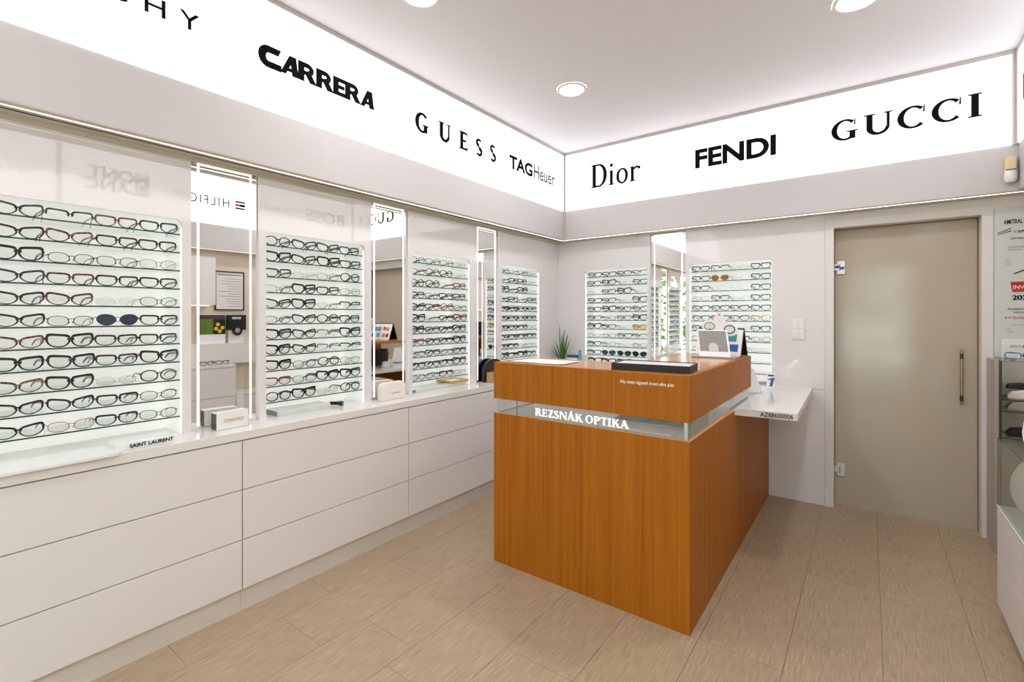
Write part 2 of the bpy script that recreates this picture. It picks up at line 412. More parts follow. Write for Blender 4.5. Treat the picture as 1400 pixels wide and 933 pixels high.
def letter(polys, box, frame, material, parent, name='lettering', label=None, shear=0.0, depth=0.0015):
    """fit polygons into box=(u0,u1,v0,v1) and set them on a plane; frame=(origin, udir, vdir, normal)"""
    us = [p[0] for q in polys for p in q]; vs_ = [p[1] for q in polys for p in q]
    a0,a1,b0,b1 = min(us),max(us),min(vs_),max(vs_); u0,u1,v0,v1 = box
    O,U,V,N = (Vector(k) for k in frame); m_ = MB()
    for iq, q in enumerate(polys):
        pts = [O+U*(u0+(p[0]-a0)/(a1-a0)*(u1-u0)+shear*(p[1]-b0))+V*(v0+(p[1]-b0)/(b1-b0)*(v1-v0))+N*(depth+iq*1.5e-5) for p in q]
        m_.add(pts, [list(range(len(pts)))])
    ob = m_.build(name, material, parent)
    # keep the faces towards the reader
    for p in ob.data.polygons:
        if p.normal.dot(N) < 0: p.flip()
    if label: ob['label'] = label
    return ob
FL = lambda x: ((x,0,0),(0,1,0),(0,0,1),(1,0,0))      # on a plane facing +X
FB = lambda y: ((0,y,0),(1,0,0),(0,0,1),(0,-1,0))     # facing -Y
def FR(x): return ((x,0,0),(0,-1,0),(0,0,1),(-1,0,0)) # facing -X, u = -Y
SERIF = Glyphs(); SERIF_LT = Glyphs(.13,.03,.07,.03); SERIF_BD = Glyphs(.2,.07,.075,.05); HEAVY = Glyphs(.3,.3,0,0,.22)

# ------------------------------------------------------------------ dimensions
ZC = 3.06; ZS = 2.205; ZT = 0.88; XR = 3.50; YB = 4.33; YF = -1.7; SX = 0.159; SY = 4.171; SRX = 3.34
LB0, LB1 = 2.482, 3.035

# ------------------------------------------------------------------ shell
floor = struct(B(-0.25, XR+0.1, YF-0.1, YB+0.3, -0.06, -0.004).build('floor', M['groove']), 'grey brown vinyl plank floor')
PWd, PLn = 0.3275, 0.656
plank_mesh = {}
col0 = 0.0375 - PWd
offs = [0.45, 0.786, 1.183, 1.415, 0.62, 1.0, 0.31, 0.9, 0.52, 1.13, 0.7, 0.4]
for c in range(12):
    x0 = col0 + c*PWd; x1 = min(x0+PWd, XR+0.05)
    if x1 - x0 < 0.02: continue
    k0 = math.floor((YF-offs[c])/PLn)
    for k in range(k0, 12):
        y0 = max(offs[c]+k*PLn, YF); y1 = min(offs[c]+(k+1)*PLn, YB+0.12)
        if y1-y0 < 0.02: continue
        key = (round(x1-x0,4), round(y1-y0,4))
        if key not in plank_mesh:
            g = 0.0008
            plank_mesh[key] = B(g, key[0]-g, g, key[1]-g, -0.005, 0.0).mesh('plank', M['plank'])
        o = bpy.data.objects.new('plank', plank_mesh[key]); COL.objects.link(o); o.parent = floor; o.location = (x0, y0, 0)
struct(B(-0.35, XR+0.1, YF-0.1, YB+0.4, ZC, ZC+0.1).build('ceiling', M['ceiling']), 'plain white ceiling')
wl = struct(B(-0.35, -0.25, YF-0.1, YB+0.4, 0, ZC).build('wall_left', M['wall']), 'glossy white panelled wall with mirrors and racks')
# back wall: structural slab with the doorway cut out
wb = MB().box(-0.25, 2.40, YB+0.25, YB+0.4, 0, ZC).box(2.40, 3.20, YB+0.25, YB+0.4, 2.10, ZC).box(3.20, XR, YB+0.25, YB+0.4, 0, ZC)
wb.box(2.40, 3.20, YB+0.4, YB+0.5, 0, 2.2)
wb = struct(wb.build('wall_back', M['wall']), 'glossy white panelled back wall with door')
wr = struct(B(XR, XR+0.1, YF-0.1, YB+0.4, 0, ZC).build('wall_right', M['wall_cream']), 'cream painted wall opposite the mirrors')
# front wall with the shop window (behind the camera, seen only in the mirrors)
wf = MB().box(-0.25, 0.25, YF-0.1, YF, 0, ZC).box(1.10, 2.15, YF-0.1, YF, 0, ZC).box(3.25, XR, YF-0.1, YF, 0, ZC).box(0.25, 1.10, YF-0.1, YF, 0, 0.25).box(0.25, 1.10, YF-0.1, YF, 2.35, ZC).box(2.15, 3.25, YF-0.1, YF, 2.35, ZC)
wf = struct(wf.build('wall_front', M['wall']), 'front wall with shop window and added glass entrance')
ent = struct(MB().box(2.15, 3.25, YF-0.08, YF-0.02, 0.0, 0.08).box(2.15, 3.25, YF-0.08, YF-0.02, 2.28, 2.35).box(2.15, 2.22, YF-0.08, YF-0.02, 0.08, 2.28).box(3.18, 3.25, YF-0.08, YF-0.02, 0.08, 2.28).build('added_entrance', M['trim']), 'unseen glass entrance with grey frame, added for fill light')  # unseen entrance, added to let daylight in on the right side
B(2.22, 3.18, YF-0.055, YF-0.047, 0.08, 2.28).build('pane', M['glass'], ent)
win = struct(MB().box(0.25, 1.10, YF-0.08, YF-0.02, 0.25, 0.31).box(0.25, 1.10, YF-0.08, YF-0.02, 2.29, 2.35).box(0.25, 0.31, YF-0.08, YF-0.02, 0.31, 2.29).box(1.04, 1.10, YF-0.08, YF-0.02, 0.31, 2.29).box(0.65, 0.70, YF-0.08, YF-0.02, 0.31, 2.29).build('window_1', M['trim']), 'shop window with grey frame')
for x0, x1 in ((0.31, 0.65), (0.70, 1.04)):
    B(x0, x1, YF-0.055, YF-0.047, 0.31, 2.29).build('pane', M['glass'], win)

# ---- wall panels with arched niches
def arch(a0, a1, z0, z1, r=0.028, n=6):
    pts = [(a0, z0)]
    for i in range(n+1):
        t = PI - (PI/2)*i/n; pts.append((a0+r+r*math.cos(t), z1-r+r*math.sin(t)))
    for i in range(n+1):
        t = PI/2 - (PI/2)*i/n; pts.append((a1-r+r*math.cos(t), z1-r+r*math.sin(t)))
    pts.append((a1, z0)); return pts
NZ1 = 1.895; ND = 0.22
def wall_panel(axis, a0, a1, niche, parent, zb=ZT, zt=ZS):
    """sheet with its face on the wall plane, 18 mm thick, niche cut from below"""
    pts = [(a0, zb)] + arch(niche[0], niche[1], zb, NZ1) + [(a1, zb), (a1, zt), (a0, zt)]
    d = (-0.018, 0.0) if axis == 'X' else (YB, YB+0.018)
    return MB().prism(pts, axis, *d).build('panel', M['panel'], parent)
RL = [(0.268, 0.893), (1.288, 1.918), (2.322, 2.938), (3.357, 3.967)]
ML = [(-0.095, 0.228), (0.932, 1.249), (1.972, 2.289), (3.02, 3.322)]
wall_panel('X', 0.230, 0.930, RL[0], wl); wall_panel('X', 1.251, 1.970, RL[1], wl)
wall_panel('X', 2.291, 3.018, RL[2], wl); wall_panel('X', 3.324, YB, RL[3], wl)
B(-0.018, 0, -0.34, -0.097, ZT, ZS).build('panel', M['panel'], wl)
B(-0.018, 0.0, YF, -0.345, ZT+0.001, ZS).build('panel', M['stone'], wl)
RBK = [(0.312, 0.957), (1.345, 1.986)]; MBK = (0.987, 1.306)
wall_panel('Y', 0.0, 0.985, RBK[0], wb); wall_panel('Y', 1.308, 2.344, RBK[1], wb)
B(0.0, 1.164, YB, YB+0.018, 0, ZT-0.002).build('panel', M['panel'], wb)
B(1.166, 2.344, YB, YB+0.018, 0, ZT-0.002).build('panel', M['panel'], wb)

# ---- fascia (boxed soffit) on three sides, LED line and groove underneath
t1 = struct(B(-0.25, SX, YF, YB+0.25, ZS, ZC).build('trim_1', M['fascia']), 'grey white fascia along the left wall')
t2 = struct(B(SX, SRX, SY, YB+0.25, ZS, ZC).build('trim_2', M['fascia']), 'grey white fascia along the back wall')
t3 = struct(B(SRX, XR, YF, YB+0.25, ZS, ZC).build('trim_3', M['fascia']), 'grey white fascia along the right wall')
B(0.002, SX-0.001, YF, YB, ZS-0.004, ZS-0.0005).build('soffit_board', M['fascia_under'], t1)
B(SX, SRX, SY+0.001, YB-0.001, ZS-0.004, ZS-0.0005).build('soffit_board', M['fascia_under'], t2)
B(SRX+0.001, XR-0.001, YF, YB-0.001, ZS-0.004, ZS-0.0005).build('soffit_board', M['fascia_under'], t3)
B(0.112, 0.1165, YF, SY+0.051, ZS-0.006, ZS-0.004).build('light_line', M['strip'], t1)
B(0.108, SRX+0.051, SY+0.043, SY+0.0475, ZS-0.006, ZS-0.004).build('light_line', M['strip'], t2)
B(SRX+0.043, SRX+0.0475, YF, SY+0.038, ZS-0.006, ZS-0.004).build('light_line', M['strip'], t3)
B(0.066, 0.078, YF, YB-0.07, ZS-0.0055, ZS-0.004).build('groove', M['groove'], t1)
B(0.0005, 0.012, -0.3, YB, ZS-0.022, ZS-0.004).build('cornice', M['fascia_under'], t1)

# ---- illuminated boxes
def light_box(name, frame_boxes, diff, label):
    r = thing('light_box', diff[6], label, 'light box', 'illuminated fascia boxes')
    B(*diff[:6]).build('diffuser', M['box'], r)
    m_ = MB()
    for q in frame_boxes: m_.box(*q)
    m_.build('frame', M['trim'], r)
    return r
lbl = light_box('l', [(SX, SX+0.012, YF, SY-0.024, LB1, ZC-0.001), (SX, SX+0.012, SY-0.022, SY-0.0135, ZS+0.001, ZC-0.001)], (SX, SX+0.006, YF, SY-0.022, LB0, LB1, (SX, 1.3, LB0)), 'long illuminated white sign box above the mirrored left wall')
lbb = light_box('b', [(SX+0.001, SRX-0.001, SY-0.012, SY, LB1, ZC-0.001), (SX+0.013, SX+0.024, SY-0.012, SY, ZS+0.001, LB1), (SRX-0.028, SRX-0.0005, SY-0.012, SY, LB0, LB1)], (SX+0.024, SRX-0.028, SY-0.006, SY, LB0, LB1, (1.7, SY, LB0)), 'illuminated white sign box on the back wall above the door')
lbr = light_box('r', [(SRX-0.012, SRX, YF, SY-0.013, LB1, ZC-0.001), (SRX-0.012, SRX, 1.03, 1.072, LB0, LB1), (SRX-0.012, SRX, SY-0.03, SY-0.013, LB0, LB1)], (SRX-0.006, SRX, YF, SY-0.03, LB0, LB1, (SRX, 1.3, LB0)), 'illuminated sign box above the right wall, seen in the mirrors')
fl = FL(SX+0.006); fb = FB(SY-0.006); fr = FR(SRX-0.006)
word(split_letters(font_polys('GIVENCHY', 0.008, 1.7)), (-0.03, 0.905, 2.722, 2.802), fl, M['ink'], lbl)
def heavy_glyph(c):
    G = Glyphs(.3, .3, 0, 0, .22); G.p = []
    if c == 'C': G.arc(.42,.5,.42,.5,90,270,lambda a:.33); G.rect(.41,.86,.68,1); G.p.append([(.86,.68),(.98,1),(.86,1)]); G.rect(.41,1.0,0,.31); return G.p, .98
    if c == 'A': G.diag(.0,0,.44,1,.27); G.diag(.58,0,.44,1,.33); G.rect(.22,.72,.17,.36); return G.p, .90
    if c == 'R': G.rect(0,.33,0,1); G.rect(.3,.50,.74,1); G.rect(.3,.50,.36,.58); G.arc(.47,.68,.36,.32,-90,90,lambda a:.25); G.diag(.62,0,.34,.45,.38); return G.p, .98
    if c == 'E': G.rect(0,.33,0,1); G.rect(.3,.72,.76,1); G.rect(.3,.68,.39,.61); G.rect(.3,.74,0,.24); return G.p, .74
heavy = []; hx = 0.0
for ch in 'CARRERA':
    gp, gw = heavy_glyph(ch); sc_ = 1.08 if hx == 0 else 1.0
    heavy.append([[(a*sc_+hx, b*sc_-(0.05 if sc_ > 1 else 0)) for a, b in q] for q in gp]); hx += gw*sc_-0.035
word(heavy, (1.165, 1.865, 2.70, 2.812), fl, M['ink'], lbl)
word(Glyphs(.25,.13,.085,.07).text('GUESS', 0.62, split=True), (2.197, 3.070, 2.686, 2.826), fl, M['ink'], lbl)
word(split_letters(font_polys('TAG', 0.04, 0.98)), (3.250, 3.600, 2.694, 2.812), fl, M['ink'], lbl)
word(split_letters(font_polys('Heuer', 0.015, 0.95)), (3.615, 3.985, 2.694, 2.822), fl, M['ink_grey'], lbl)
word(Glyphs(.2,.075,.075,.05).text('Dior', 0.06, split=True), (0.465, 0.960, 2.662, 2.888), fb, M['ink'], lbb)
word(split_letters(font_polys('FENDI', 0.036, 0.97)), (1.437, 2.040, 2.678, 2.836), fb, M['ink'], lbb)
word(Glyphs(.20,.095,.08,.065).text('GUCCI', 0.14, split=True), (2.393, 3.180, 2.690, 2.842), fb, M['ink'], lbb)
word(split_letters(font_polys('BOSS', 0.01, 1.02)), (-4.02, -3.45, 2.695, 2.85), fr, M['ink'], lbr)
word(split_letters(font_polys('TOMMY', 0.0, 1.25)), (-3.30, -2.82, 2.70, 2.80), fr, M['ink'], lbr)
fg = MB(); fgf = fr
letter([[(0,0),(1,0),(1,.2),(0,.2)],[(0,.8),(1,.8),(1,1),(0,1)],[(0,.35),(.5,.35),(.5,.65),(0,.65)]], (-2.70, -2.59, 2.70, 2.795), fr, M['ink'], lbr, 'emblem')
letter([[(0,0),(1,0),(1,1),(0,1)]], (-2.645, -2.59, 2.733, 2.762), fr, M['red'], lbr, 'emblem')
word(split_letters(font_polys('HILFIGER', 0.0, 1.25)), (-2.525, -1.94, 2.70, 2.80), fr, M['ink'], lbr)
word(split_letters(font_polys('MONT\nBLANC', 0.035, 0.98, 0.75)), (-1.735, -1.225, 2.65, 2.885), fr, M['ink_grey'], lbr)
word(split_letters(font_polys('SWAROVSKI', 0.0, 1.05)), (-0.89, -0.2, 2.69, 2.785), fr, M['ink_grey'], lbr)

# ---- ceiling downlights
for (x, y, lb) in ((0.908, 3.005, 'round downlight in ceiling nearest the back corner'), (2.56, 3.02, 'round downlight cut by top edge, right side of ceiling'), (0.80, 1.66, 'round downlight cut by top edge, above the left wall'), (2.56, 0.9, None), (0.9, -0.3, None), (2.56, -0.6, None)):
    if lb is None: lb = {(2.56,0.9):'round downlight in ceiling above and ahead of the camera',(0.9,-0.3):'round downlight in ceiling behind the camera, left side',(2.56,-0.6):'round downlight in ceiling behind the camera, right side'}[(x,y)]
    d = thing('downlight', (x, y, ZC), lb, 'ceiling light', 'round ceiling downlights')
    MB().lathe((x,y,ZC), [(0.104,-0.0005),(0.104,-0.006),(0.098,-0.010),(0.086,-0.010),(0.082,-0.004)], 36).build('ring', M['down_trim'], d, smooth=True)
    MB().cyl((x,y,ZC-0.006), 0.084, 0.0055, 'Z', 36).build('diffuser', M['down'], d)

# ---- mirrors with LED lines
def mirror(rng, axis, label):
    a0, a1 = rng; zt = ZS-0.006
    def bx(u0,u1,d0,d1,z0,z1): return (d0,d1,u0,u1,z0,z1) if axis=='X' else (u0,u1,d0,d1,z0,z1)
    f, k = (-0.020, -0.026) if axis=='X' else (YB+0.020, YB+0.026)
    s = 1 if axis=='X' else -1
    loc = (f, (a0+a1)/2, ZT) if axis=='X' else ((a0+a1)/2, f, ZT)
    r = thing('wall_mirror', loc, label, 'mirror', 'tall mirrors with light lines')
    def q(u0,u1,e0,e1,z0,z1,n,m_):
        d = sorted((f+s*e0, f+s*e1)); B(*bx(u0,u1,d[0],d[1],z0,z1)).build(n, m_, r)
    q(a0+.001, a1-.001, -0.006, 0, ZT+0.001, zt, 'mirror_glass', M['mirror'])
    i, t = 0.030, 0.009
    q(a0+i, a0+i+t, 0.0003, 0.0025, ZT+0.02, zt-0.022, 'light_line', M['mstrip'])
    q(a1-i-t, a1-i, 0.0003, 0.0025, ZT+0.02, zt-0.022, 'light_line', M['mstrip'])
    q(a0+i, a1-i, 0.0003, 0.0025, zt-0.022, zt-0.022+t, 'light_line', M['mstrip'])
    return r
mirror(ML[0], 'X', 'tall lit mirror left of the nearest rack, outside the picture')
mirror(ML[1], 'X', 'tall lit mirror behind the small white box with gold lettering')
mirror(ML[2], 'X', 'tall lit mirror behind the ivory eyeglass case')
mirror(ML[3], 'X', 'narrow lit mirror behind the black arched display')
mirror(MBK, 'Y', 'tall lit mirror on the back wall above the black tray')

# ---- display niches with glass shelves
SZ = [1.822 - 0.0862*i for i in range(11)]
SHT = 0.006
def rack(rng, axis, label):
    a0, a1 = rng
    P = (lambda u, d: (-d, u)) if axis == 'X' else (lambda u, d: (u, YB+d))
    loc = P((a0+a1)/2, 0.0); r = thing('display_rack', (loc[0], loc[1], ZT), label, 'display rack', 'lit niches with glass shelves')
    path = arch(a0, a1, ZT, NZ1); n = len(path); m_ = MB()
    vs_ = [(*P(u, 0.004), z) for u, z in path] + [(*P(u, ND), z) for u, z in path]
    m_.add(vs_, [(i, i+1, n+i+1, n+i) for i in range(n-1)])
    m_.build('liner', M['liner'], r, smooth=True)
    MB().add(vs_[n:], [list(range(n))]).build('backlit_panel', M['backlit'], r)
    for u0, u1 in ((a0+0.0005, a0+0.003), (a1-0.003, a1-0.0005)):
        p0, p1 = P(u0, 0.006), P(u1, 0.016)
        B(min(p0[0],p1[0]), max(p0[0],p1[0]), min(p0[1],p1[1]), max(p0[1],p1[1]), ZT+0.004, NZ1-0.034).build('light_line', M['rstrip'], r)
    p0, p1 = P(a0+0.004, 0.014), P(a1-0.004, ND-0.003)
    x0,x1,y0,y1 = min(p0[0],p1[0]), max(p0[0],p1[0]), min(p0[1],p1[1]), max(p0[1],p1[1])
    s0 = None
    for z in SZ:
        if s0 is None:
            sh = MB(); sh.box(x0-loc[0], x1-loc[0], y0-loc[1], y1-loc[1], 0, SHT); sh.m = [0,0,0,0,0,1] if axis == 'X' else [0,0,1,0,0,0]
            s0 = sh.mesh('shelf', [M['shelf_glass'], M['shelf_edge']])
        o = bpy.data.objects.new('shelf', s0); COL.objects.link(o); o.parent = r; o.location = (0, 0, z-ZT)
    return r
rack(RL[0], 'X', 'lit eyeglass rack nearest the camera, left edge of photo')
rack(RL[1], 'X', 'lit eyeglass rack above the black penlight')
rack(RL[2], 'X', 'lit eyeglass rack above the bamboo tray')
rack(RL[3], 'X', 'lit eyeglass rack left of the spiky plant')
rack(RBK[0], 'Y', 'lit eyeglass rack right of the spiky plant, with sunglasses')
rack(RBK[1], 'Y', 'lit eyeglass rack next to the light switch')

# ---- drawer cabinets and worktop along the left wall
DX = 0.176
cab_y = [-1.006, 0.040, 1.0866, 2.1332, 3.1798, 4.2264]
clab = ['white drawer cabinet behind the camera, outside the picture', 'white three drawer cabinet at the left edge, nearest the camera', 'white three drawer cabinet in the middle of the left wall', 'white three drawer cabinet left of the wooden counter', 'white three drawer cabinet hidden behind the wooden counter']
for i in range(5):
    y0, y1 = cab_y[i], cab_y[i+1]
    c = thing('drawer_cabinet', (DX/2, (y0+y1)/2, 0), clab[i], 'cabinet', 'white drawer cabinets along the wall')
    B(0.002, DX-0.021, y0+0.001, y1-0.001, 0.113, 0.838).build('body', M['cabinet'], c)
    B(0.002, DX-0.024, y0+0.0006, y1-0.0006, 0.0, 0.112).build('plinth', M['plinth'], c)
    for z0, z1 in ((0.115, 0.352), (0.356, 0.594), (0.598, 0.834)):
        B(DX-0.020, DX, y0+0.0025, y1-0.0025, z0, z1).build('drawer', M['cabinet'], c, bevel=0.0012)
B(-0.24, DX-0.001, cab_y[5]+0.001, YB-0.002, 0.0, 0.838).build('trim_4', M['cabinet'])['kind'] = 'structure'
wt = tag(B(-0.24, DX+0.004, -1.0, YB-0.001, 0.8395, ZT).build('worktop', M['worktop'], bevel=0.0015), 'long gloss white worktop above the drawer cabinets', 'worktop')

# ------------------------------------------------------------------ reception counter
CX0, CX1, CY0 = 0.84, 1.966, 2.203
ct = thing('reception_counter', (1.4, 2.8, 0), 'orange brown veneer reception counter with glass band', 'counter')
B(CX0, CX1, CY0, CY0+0.03, 0.0, 0.872).build('front_panel', M['counter'], ct, bevel=0.001)
MB().prism([(CY0+0.0305,0),(YB-0.002,0),(YB-0.002,0.843),(3.10,0.843),(3.10,0.872),(CY0+0.0305,0.872)], 'X', CX1-0.03, CX1).build('side_panel', M['counter'], ct)
B(CX0, CX0+0.03, CY0+0.0305, 2.80, 0.0, 0.872).build('side_panel', M['counter'], ct, bevel=0.001)
B(CX0+0.0005, CX1-0.0005, CY0+0.0005, CY0+0.03, 0.872, 0.8725).build('edge_band', M['counter_edge'], ct)
B(CX1-0.030, CX1-0.0005, CY0+0.0305, 3.10, 0.872, 0.8725).build('edge_band', M['counter_edge'], ct)
B(CX0, CX1, CY0, CY0+0.03, 0.956, 1.168).build('upper_front', M['counter'], ct, bevel=0.001)
B(CX1-0.03, CX1, CY0+0.0305, 3.60, 0.956, 1.168).build('upper_side', M['counter'], ct, bevel=0.001)
B(CX0, CX0+0.03, CY0+0.0305, 2.62, 0.956, 1.168).build('upper_side', M['counter'], ct, bevel=0.001)
MB().prism([(CX0+0.0305, CY0+0.0305), (CX1-0.0305, CY0+0.0305), (CX1-0.0305, 3.60), (1.52, 3.60), (1.52, 2.62), (CX0+0.0305, 2.62)], 'Z', 1.140, 1.168).build('top_board', M['counter_top'], ct)
# light lines added under the top board to brighten the desk behind the glass
B(CX0+0.05, CX1-0.05, CY0+0.034, CY0+0.044, 1.130, 1.1385).build('light_line', M['strip'], ct)
B(CX1-0.046, CX1-0.036, CY0+0.06, 3.55, 1.130, 1.1385).build('light_line', M['strip'], ct)
# glass band between the blocks
B(CX0+0.022, CX1-0.030, CY0+0.013, CY0+0.019, 0.8726, 0.9559).build('glass_band', M['pane'], ct)
B(CX1-0.019, CX1-0.013, CY0+0.03, 3.585, 0.8726, 0.9559).build('glass_band', M['pane'], ct)
B(CX1-0.029, CX1-0.012, CY0+0.012, CY0+0.029, 0.8726, 0.9559).build('corner_post', M['steel'], ct, bevel=0.002)
B(CX0+0.155, CX0+0.158, CY0+0.0125, CY0+0.0195, 0.8726, 0.9559).build('glass_joint', M['smoke'], ct)
rez = SERIF_BD.text('REZSNÁK OPTIKA', 0.10)
letter(rez, (1.124, 1.676, 0.888, 0.9385), FB(CY0+0.013), M['logo_white'], ct, 'lettering', 'white serif capital lettering on the glass band')
letter(font_polys('Aby szeje vígyszel óvom afna plaz', 0.01, 1.0), (1.637, 1.897, 1.110, 1.130), FB(CY0), M['white_print'], ct, 'lettering', 'small white lettering')
# desk inside the counter, running out to the wall as a white shelf
dk = thing('desk_top', (1.7, 3.4, 0.844), 'white desk top jutting out right of the wooden counter', 'desk')
MB().prism([(0.875, 2.24), (1.93, 2.24), (1.93, 3.105), (2.288, 3.14), (2.262, YB-0.001), (1.40, YB-0.001), (1.40, 2.82), (0.875, 2.82)], 'Z', 0.8435, 0.871).build('desk_core', M['worktop'], dk)
MB().prism([(1.9665, 3.10857), (2.288, 3.14), (2.262, YB-0.001), (1.9665, YB-0.001)], 'Z', 0.8715, 0.884).build('desk_leaf', M['worktop'], dk)
ang = math.atan2(0.035, 0.358); U = (math.cos(ang), math.sin(ang), 0)
letter(font_polys('AZ88600006', 0.012, 1.05), (0.172, 0.338, 0.8515, 0.8775), ((1.93,3.105-0.0006,0), U, (0,0,1), (U[1],-U[0],0)), M['ink'], dk)
tag(B(DX+0.006, 1.398, 3.98, YB-0.001, 0.842, ZT).build('back_worktop', M['worktop'], origin=(0.8,4.15,0.842)), 'white worktop along the back wall behind the counter', 'worktop')
tag(B(0.30, 1.38, 4.02, YB-0.002, 0.0, 0.8415).build('back_cabinet', M['cabinet'], origin=(0.8,4.15,0)), 'white cabinet under the back worktop, hidden by the counter', 'cabinet')

# ------------------------------------------------------------------ door
dr = struct(thing('door_1', (2.8, YB+0.10, 0), 'frosted grey beige glass door with steel hinges', 'door')); del dr['category']
B(2.405, 3.193, YB+0.098, YB+0.108, 0.006, 2.092).build('door_leaf', M['door'], dr)
fm = MB()
fm.box(2.3455, 2.400, YB-0.006, YB+0.25, 0, 2.155).box(3.200, 3.254, YB-0.006, YB+0.25, 0, 2.155).box(2.400, 3.200, YB-0.006, YB+0.25, 2.098, 2.155)
fm.build('door_frame', M['wall'], dr)
rv = MB().box(2.4002, 2.404, YB+0.085, YB+0.125, 0, 2.097).box(3.1945, 3.1998, YB+0.085, YB+0.125, 0, 2.097).box(2.404, 3.1945, YB+0.085, YB+0.125, 2.0925, 2.0978)
rv.build('seal', M['reveal'], dr)
for z, blue in ((1.757, True), (0.222, False)):
    h = B(2.416, 2.466, YB+0.084, YB+0.0978, z, z+0.098).build('hinge', M['steel'], dr, bevel=0.002)
    B(2.4005, 2.432, YB+0.078, YB+0.0838, z+0.028, z+0.074).build('hinge_leaf', M['steel'], h, bevel=0.001)
    B(2.432, 2.436, YB+0.081, YB+0.0838, z+0.026, z+0.076).build('hinge_gap', M['groove'], h)
    if blue: MB().box(2.4345, 2.462, YB+0.0825, YB+0.0838, z+0.034, z+0.055).box(2.404, 2.431, YB+0.0765, YB+0.0779, z+0.045, z+0.066).build('protective_film', M['hinge_blue'], h)
hd = MB().cyl((3.112, YB+0.060, 0.842), 0.0085, 0.372, 'Z', 14).build('pull_handle', M['bronze'], dr, smooth=True)
MB().cyl((3.112, YB+0.060, 1.150), 0.0092, 0.036, 'Z', 14).cyl((3.112, YB+0.060, 0.866), 0.0092, 0.036, 'Z', 14).build('sleeve', M['dark_bronze'], hd, smooth=True)
MB().cyl((3.112, YB+0.060, 1.166), 0.006, 0.037, 'Y', 10).cyl((3.112, YB+0.060, 0.884), 0.006, 0.037, 'Y', 10).build('standoff', M['dark_bronze'], hd, smooth=True)
B(3.254, XR, YB, YB+0.25, 0, ZS).build('panel', M['wall'], wb)
struct(B(2.3455, 3.46, YB-0.004, YB+0.25, 2.156, ZS-0.005).build('trim_5', M['wall']), 'white panel above the door')

# light switch
sw = thing('light_switch', (2.172, YB, 1.336), 'white double light switch on the wall left of the door', 'light switch')
B(2.130, 2.214, YB-0.008, YB-0.0003, 1.256, 1.416).build('plate', M['white_plastic'], sw, bevel=0.002)
for z in (1.266, 1.342):
    for x in (2.140, 2.173): B(x, x+0.031, YB-0.013, YB-0.0083, z, z+0.064).build('rocker', M['white_plastic'], sw, bevel=0.0015)
# motion sensor
ms = thing('motion_sensor', (3.306, SY, 2.33), 'beige motion sensor on the fascia corner above the door', 'sensor')
B(3.276, 3.326, SY-0.045, SY-0.0005, 2.285, 2.405).build('housing', M['beige_plastic'], ms, bevel=0.008)
MB().lathe((3.301, SY-0.030, 2.245), [(0.0005,0.0),(0.020,0.006),(0.029,0.022),(0.030,0.045),(0.028,0.075)], 20).build('lens', M['white_plastic'], ms, smooth=True)
B(3.280, 3.322, SY-0.0475, SY-0.0455, 2.322, 2.328).build('slot', M['black_plastic'], ms)

# ------------------------------------------------------------------ eyeglasses
TYPES = { # half width a, half height b, exponent, cat lift, rim thickness, bridge gap, temple radius
    'W': (0.0300, 0.0205, 2.7, 0.003, 0.0072, 0.015, 0.0056),
    'R': (0.0305, 0.0178, 2.7, 0.001, 0.0054, 0.015, 0.0044),
    'C': (0.0305, 0.0185, 2.3, 0.006, 0.0058, 0.014, 0.0044),
    'O': (0.0285, 0.0215, 2.2, 0.000, 0.0052, 0.017, 0.0040),
    'N': (0.0300, 0.0185, 2.6, 0.001, 0.0026, 0.018, 0.0020),
    'L': (0.0295, 0.0180, 2.8, 0.000, 0.0009, 0.019, 0.0014),
    'H': (0.0305, 0.0182, 2.6, 0.002, 0.0050, 0.016, 0.0030),
    'S': (0.0315, 0.0225, 2.4, 0.002, 0.0024, 0.015, 0.0022),
}
def lens_pts(T, side, grow=0.0, n=26):
    a, b, e, lift, th, br, tr = TYPES[T]; cx = side*(br/2+a); out = []
    for i in range(n):
        t = 2*PI*i/n; c, s = math.cos(t), math.sin(t)
        ex = e*2.0 if (s > 0 and T in 'RWCH') else e*0.95
        gz = grow*(1.4 if s > 0 else 0.65) if T in 'RWCH' else grow
        x = (a+grow)*math.copysign(abs(c)**(2/ex), c); z = (b+gz)*math.copysign(abs(s)**(2/ex), s)
        if T in 'RWCSH' and z < 0: x *= 1-0.20*(-z/b)     # narrower below
        z += lift*(x*side/a)*(1 if z > 0 else 0.3)
        out.append((cx+x, z+b+th*(0.65 if T in 'RWCH' else 1.0)+0.0005))
    return out
def wrap(x): return 2.2*x*x*0.6     # face-form curve
GM = {}
